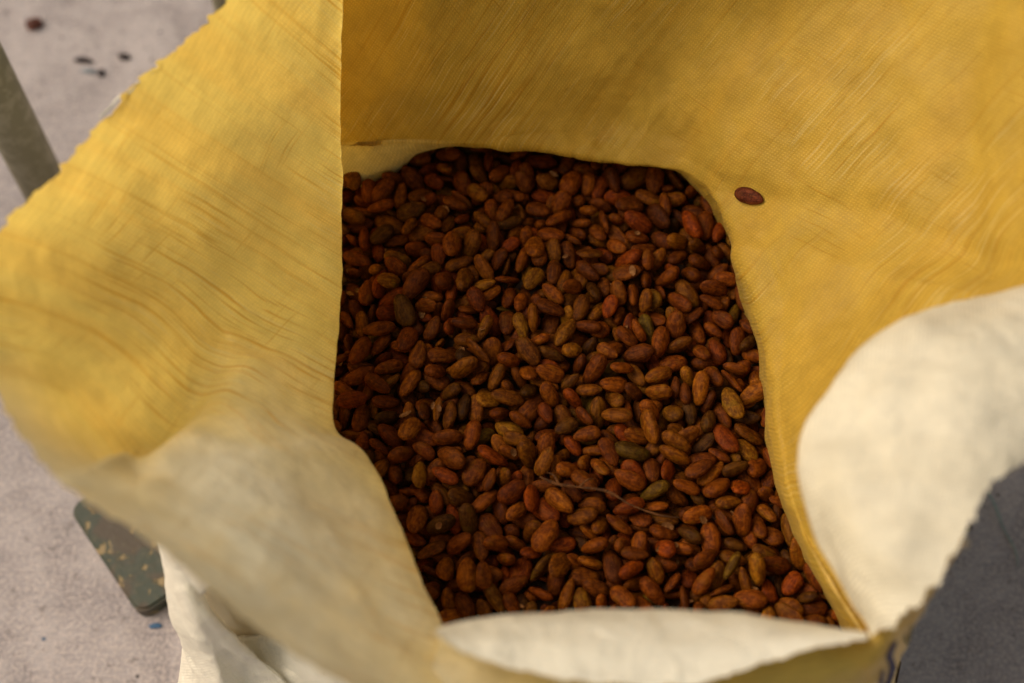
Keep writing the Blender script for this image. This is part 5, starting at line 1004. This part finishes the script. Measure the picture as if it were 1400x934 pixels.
# dark backing sheet added under the beans, so gaps hide the floor
G = []
m_backing = simple('bean_backing', (.035, .018, .010), .9, col2=(.06, .03, .015), scale=200)
ring = [W(a, b, ZB) for a, b in ((463,150),(463,250),(460,480),(448,590),(500,650),(530,720),(555,770),(580,830),(600,880),(700,885),(850,885),(1000,885),(1100,895),(1190,905),(1200,860),(1140,770),(1105,690),(1085,600),(1075,520),(1065,430),(1035,340),(1005,285),(960,235),(910,205),(830,185),(700,170),(600,165))]
cen = sum(ring, Vector())/len(ring); V = []; F = []; nr = 26; ns = len(ring)*3
for i in range(nr+1):
    for k in range(ns):
        a_, b_ = ring[k//3], ring[(k//3+1) % len(ring)]
        e = a_.lerp(b_, (k % 3)/3); p = cen.lerp(e, i/nr*1.10)
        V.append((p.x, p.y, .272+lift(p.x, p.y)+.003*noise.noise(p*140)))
for i in range(nr):
    for k in range(ns):
        F.append((i*ns+k, i*ns+(k+1) % ns, (i+1)*ns+(k+1) % ns, (i+1)*ns+k))
me = bpy.data.meshes.new('bean_backing'); me.from_pydata(V, [], F)
tag(link('bean_backing', me, m_backing), 'dark backing sheet added under the cocoa beans to close the gaps', 'backing sheet', kind='stuff')
# ------------------------------------------------------------------ things found by looking down onto a surface
from mathutils.bvhtree import BVHTree
def surface_tree(o):
    me = o.data
    return BVHTree.FromPolygons([o.matrix_world @ v.co for v in me.vertices], [tuple(p.vertices) for p in me.polygons])
def on(tree, px, py):
    d = (W(px, py, 0)-cam_loc).normalized()
    h = tree.ray_cast(cam_loc, d)
    return (h[0], h[1] if h[1].dot(d) < 0 else -h[1]) if h[0] else (None, None)
t_back = surface_tree(back); t_front = surface_tree(front); t_flap = surface_tree(flap); t_left = surface_tree(left)

# the single bean on the fold of the back wall
rnd = random.Random(5)
V, F = bean_verts(.0285, .0132, .0095, rnd, 26, 20)
me = bpy.data.meshes.new('cocoa_bean'); me.from_pydata(V.tolist(), [], F); me.polygons.foreach_set('use_smooth', [True]*len(F))
at = me.attributes.new('bean_tint', 'FLOAT_COLOR', 'POINT'); at.data.foreach_set('color', np.tile((.13, .03, .011, 1), len(V)))
at = me.attributes.new('shell', 'FLOAT_VECTOR', 'POINT'); at.data.foreach_set('vector', V.ravel())
p, n = on(t_back, 1026, 268); p2, spare = on(t_back, 1046, 274)
ax = (p2-p).normalized(); ay = n.cross(ax).normalized(); az = ax.cross(ay)
o = link('cocoa_bean', me, m_bean); o.matrix_world = Matrix.Translation(p+n*.0024) @ Matrix((ax, ay, az)).transposed().to_4x4()
tag(o, 'single dark cocoa bean stranded on the yellow sack wall, away from the heap', 'cocoa bean')

# dried stalk across the heap
def tube(name, P, rad, mat, seg=7, sub=6, wobble=.0004, seed=0, parent=None):
    S = spline([tuple(p) for p in P], len(P)*sub); Rr = spline([(r,) for r in rad], len(P)*sub)[:, 0]
    V = []; F = []; m = len(S)
    for i in range(m):
        a = Vector(S[max(0, i-1)]); b = Vector(S[min(m-1, i+1)]); t = (b-a).normalized()
        u = t.cross(Vector((0, 0, 1))).normalized(); v = t.cross(u)
        for j in range(seg):
            an = 2*math.pi*j/seg; rr = Rr[i]*(1+.35*noise.noise(Vector((i*.7, math.cos(an)*1.5, seed+math.sin(an)))))
            q = Vector(S[i])+u*math.cos(an)*rr+v*math.sin(an)*rr+Vector((0, 0, wobble*noise.noise(Vector((i*.9, seed, 0)))))
            V.append(q)
    for i in range(m-1):
        for j in range(seg): F.append((i*seg+j, i*seg+(j+1) % seg, (i+1)*seg+(j+1) % seg, (i+1)*seg+j))
    F.append(tuple(range(seg))[::-1]); F.append(tuple((m-1)*seg+j for j in range(seg)))
    me = bpy.data.meshes.new(name); me.from_pydata(V, [], F); me.polygons.foreach_set('use_smooth', [True]*len(F))
    return link(name, me, mat, parent)
m_twig = simple('dry_stalk', (.12, .045, .012), .8, col2=(.05, .02, .007), scale=160, bump=.8)
ST = .3168
s1 = tube('dried_stalk', [W(738, 652, ST), W(762, 662, ST+.002), W(790, 666, ST+.003), W(830, 672, ST+.001), W(862, 690, ST), W(900, 704, ST), W(930, 708, ST-.004)],
     [.0007, .0015, .0009, .0013, .0007, .0009, .0003], m_twig, sub=9, wobble=.0012, seed=3)
tag(s1, 'thin dried brown stalk lying across the beans in the lower middle of the sack', 'stalk')
for P_, r_ in (([W(764, 662, ST+.002), W(757, 650, ST+.004), W(748, 646, ST+.004)], [.0013, .0008, .0004]), ([W(792, 666, ST+.003), W(803, 656, ST+.004), W(812, 655, ST+.002)], [.0010, .0007, .0003])):
    tube('side_twig', P_, r_, m_twig, parent=s1, seed=8)

# ink on the front and ghost print on the flap
def ribbon(name, tree, P, wd, mat, parent, lift_=.0008, sub=10):
    S = spline([(a, b, 0) for a, b in P], len(P)*sub); V = []; F = []; prev = None
    for i in range(len(S)):
        a = S[max(0, i-1)]; b = S[min(len(S)-1, i+1)]
        t = np.array((b[0]-a[0], b[1]-a[1])); t = t/(np.linalg.norm(t)+1e-6); nn = np.array((-t[1], t[0]))
        ww = wd*(.5+.5*math.sin(math.pi*(i+.6)/(len(S)+.2)))*(1+.5*noise.noise(Vector((i*.4, wd, 1))))
        r = []
        for s_ in (-1, 0, 1):
            c, n_ = on(tree, S[i][0]+nn[0]*ww/2*s_, S[i][1]+nn[1]*ww/2*s_)
            if c is None: break
            r.append(c+n_*lift_)
        if len(r) < 3: prev = None; continue
        k = len(V); V += r
        if prev is not None: F += [(prev, prev+1, k+1, k), (prev+1, prev+2, k+2, k+1)]
        prev = k
    if F:
        me = bpy.data.meshes.new(name); me.from_pydata(V, [], F); return link(name, me, mat, parent)
m_ink = simple('blue_ink', (.035, .035, .10), .7, col2=(.12, .11, .16), scale=220)
m_ink2 = simple('green_ink', (.035, .055, .02), .7, col2=(.14, .15, .06), scale=220)
for P_, wd, mt in (([(1224,876),(1215,896),(1219,912),(1211,940)], 9, m_ink), ([(1206,915),(1202,940)], 5, m_ink), ([(1236,866),(1240,884),(1238,905),(1230,940)], 3.5, m_ink2), ([(1246,852),(1243,872),(1244,890)], 2.5, m_ink2)):
    ribbon('printed_mark', t_front, P_, wd, mt, sack)

m_strand = simple('cream_strand', (.78, .74, .60), .6)
def on_left(px, py, d=.001):
    c, n_ = on(t_left, px, py)
    return c+n_*d if c else W(px, py, .572)
for P_, r_ in (([(137,160),(150,148),(163,133),(178,124),(188,112)], .0009), ([(206,100),(214,92),(220,84)], .0004)):
    tube('loose_strand', [on_left(a, b) for a, b in P_], [r_]*(len(P_)-1)+[r_*.4], m_strand, parent=sack, seed=4, seg=5)
# ------------------------------------------------------------------ furniture legs and the foot plate on the floor
def mesh_from(name, bm, mat, parent=None, smooth=False):
    me = bpy.data.meshes.new(name); bm.to_mesh(me); bm.free()
    if smooth: me.polygons.foreach_set('use_smooth', [True]*len(me.polygons))
    return link(name, me, mat, parent)
m_pole = simple('painted_pole', (.21, .195, .125), .5, metal=.15, col2=(.29, .27, .19), scale=60, bump=.2)
m_cap = simple('rubber_foot', (.02, .02, .02), .7)
def pole(px, py, r, h, label):
    b = W(px, py, 0)
    root = bpy.data.objects.new('metal_pole', None); COL.objects.link(root); root.location = (b.x, b.y, 0)
    tag(root, label, 'pole', 'round metal poles standing behind the sack')
    bm = bmesh.new(); bmesh.ops.create_cone(bm, cap_ends=True, segments=48, radius1=r, radius2=r, depth=h-.03)
    for v in bm.verts: v.co.z += (h-.03)/2+.03
    o = mesh_from('tube', bm, m_pole, root)
    for f in o.data.polygons: f.use_smooth = abs(f.normal.z) < .5
    bm = bmesh.new(); bmesh.ops.create_cone(bm, cap_ends=True, segments=48, radius1=r*1.25, radius2=r*1.12, depth=.034)
    for v in bm.verts: v.co.z += .017
    mesh_from('foot_cap', bm, m_cap, root)
pole(88, 308, .0245, .46, 'round grey olive metal pole standing on the floor left of the sack')
pole(334, 112, .012, .30, 'thin dark metal pole just showing beyond the sack rim, upper left of centre')

def plate_mat():
    m = M('chipped_green_paint'); p = m.n('NewGeometry').outputs['Position']
    a = m.noise(p, 55, 5, .6, .6); b = m.noise(p, 130, 5, .7)
    c = m.mix(m.ramp(m.noise(p, 34, 4), .42, .56), (.026, .035, .020), (.050, .034, .018))
    c = m.mix(m.ramp(b, .5, .7, 0, .6), c, (.075, .06, .03))
    ch = m.ramp(a, .575, .615); c = m.mix(ch, c, (.21, .15, .065))
    bp = m.n('Bump', {'Height': m.math('SUBTRACT', b, ch), 'Strength': .6, 'Distance': .001}).outputs[0]
    return m.done(m.n('BsdfPrincipled', {'Base Color': c, 'Roughness': .5, 'Normal': bp}).outputs[0])
A, B = W(92, 694, .022), W(190, 842, .022); e = (B-A).normalized(); s_ = Vector((-e.y, e.x, 0)); Cc = B+s_*.17; Dd = A+s_*.17
bm = bmesh.new(); quad = [A, B, Cc, Dd]; vs_ = []
for k, c in enumerate(quad):
    a1 = (quad[k-1]-c).normalized(); a2 = (quad[(k+1) % 4]-c).normalized(); r = .014
    for t in range(7):
        an = t/6*math.pi/2; vs_.append(bm.verts.new(c+a1*r*(1-math.sin(an))+a2*r*(1-math.cos(an))))
f = bm.faces.new(vs_)
if f.normal.z < 0 or True: bmesh.ops.recalc_face_normals(bm, faces=[f])
ex_ = bmesh.ops.extrude_face_region(bm, geom=[f])
for v in ex_['geom']:
    if isinstance(v, bmesh.types.BMVert): v.co.z = .001
bmesh.ops.recalc_face_normals(bm, faces=bm.faces[:])
bmesh.ops.bevel(bm, geom=[e_ for e_ in bm.edges if abs(e_.verts[0].co.z-e_.verts[1].co.z) < 1e-5 and e_.verts[0].co.z > .02], offset=.003, segments=3, affect='EDGES')
tag(mesh_from('foot_plate', bm, plate_mat()), 'rusty dark green metal foot plate with chipped paint beside the sack', 'metal plate')

# crumbs lying on the floor
def chip(px, py, lx, ly, lz, rot, mat, name, label, cat, seed):
    bm = bmesh.new(); bmesh.ops.create_icosphere(bm, subdivisions=3, radius=1)
    for v in bm.verts:
        k = 1+.35*noise.noise(v.co*1.6+Vector((seed, 0, 0))); v.co = Vector((v.co.x*lx*k, v.co.y*ly*k, max(v.co.z, -.55)*lz*k+lz*.6))
    o = mesh_from(name, bm, mat, smooth=True); b = W(px, py, 0); o.location = (b.x, b.y, 0); o.rotation_euler = (0, 0, rot)
    tag(o, label, cat)
m_dk = simple('dark_crumb', (.045, .032, .03), .8, col2=(.02, .015, .02), scale=150)
m_bl = simple('blue_grey_chip', (.22, .25, .28), .7, scale=150)
m_rd = simple('red_brown_bean', (.13, .045, .03), .6, col2=(.05, .02, .015), scale=120)
chip(47, 36, .0105, .0075, .006, .3, m_rd, 'dropped_bean', 'dark red brown bean dropped on the concrete, far upper left corner', 'cocoa bean', 1)
chip(115, 84, .011, .004, .003, -.1, m_dk, 'floor_crumb', 'dark sliver on the floor just above the pale blue grey chip', 'crumb', 2)
chip(170, 79, .0085, .0045, .003, -.2, m_dk, 'floor_crumb', 'dark smudge of dirt on the floor closest to the upper left sack rim', 'crumb', 3)
chip(122, 98, .010, .0035, .002, -.1, m_bl, 'floor_chip', 'pale blue grey chip lying on the floor among dark crumbs', 'chip', 4)
chip(139, 101, .0035, .006, .003, .1, m_dk, 'floor_crumb', 'small dark upright crumb at the right end of the blue grey chip', 'crumb', 5)
chip(1322, 722, .005, .004, .003, .1, m_dk, 'floor_crumb', 'black speck on the shaded floor beside the toothed right sack rim', 'crumb', 6)
chip(213, 856, .006, .003, .0012, .1, simple('blue_speck', (.06, .13, .24), .7), 'floor_chip', 'small blue fleck on the floor below the rusty foot plate', 'chip', 7)
m_th = simple('thread', (.28, .34, .32), .5)
th = tube('plastic_thread', [W(1350, 672, .012), W(1360, 690, .009), W(1372, 722, .004), W(1388, 752, .002), W(1392, 775, .002)], [.0014, .0013, .0011, .0009, .0006], m_th, seed=5)
tag(th, 'thin grey green plastic thread lying on the floor at the right edge', 'thread')
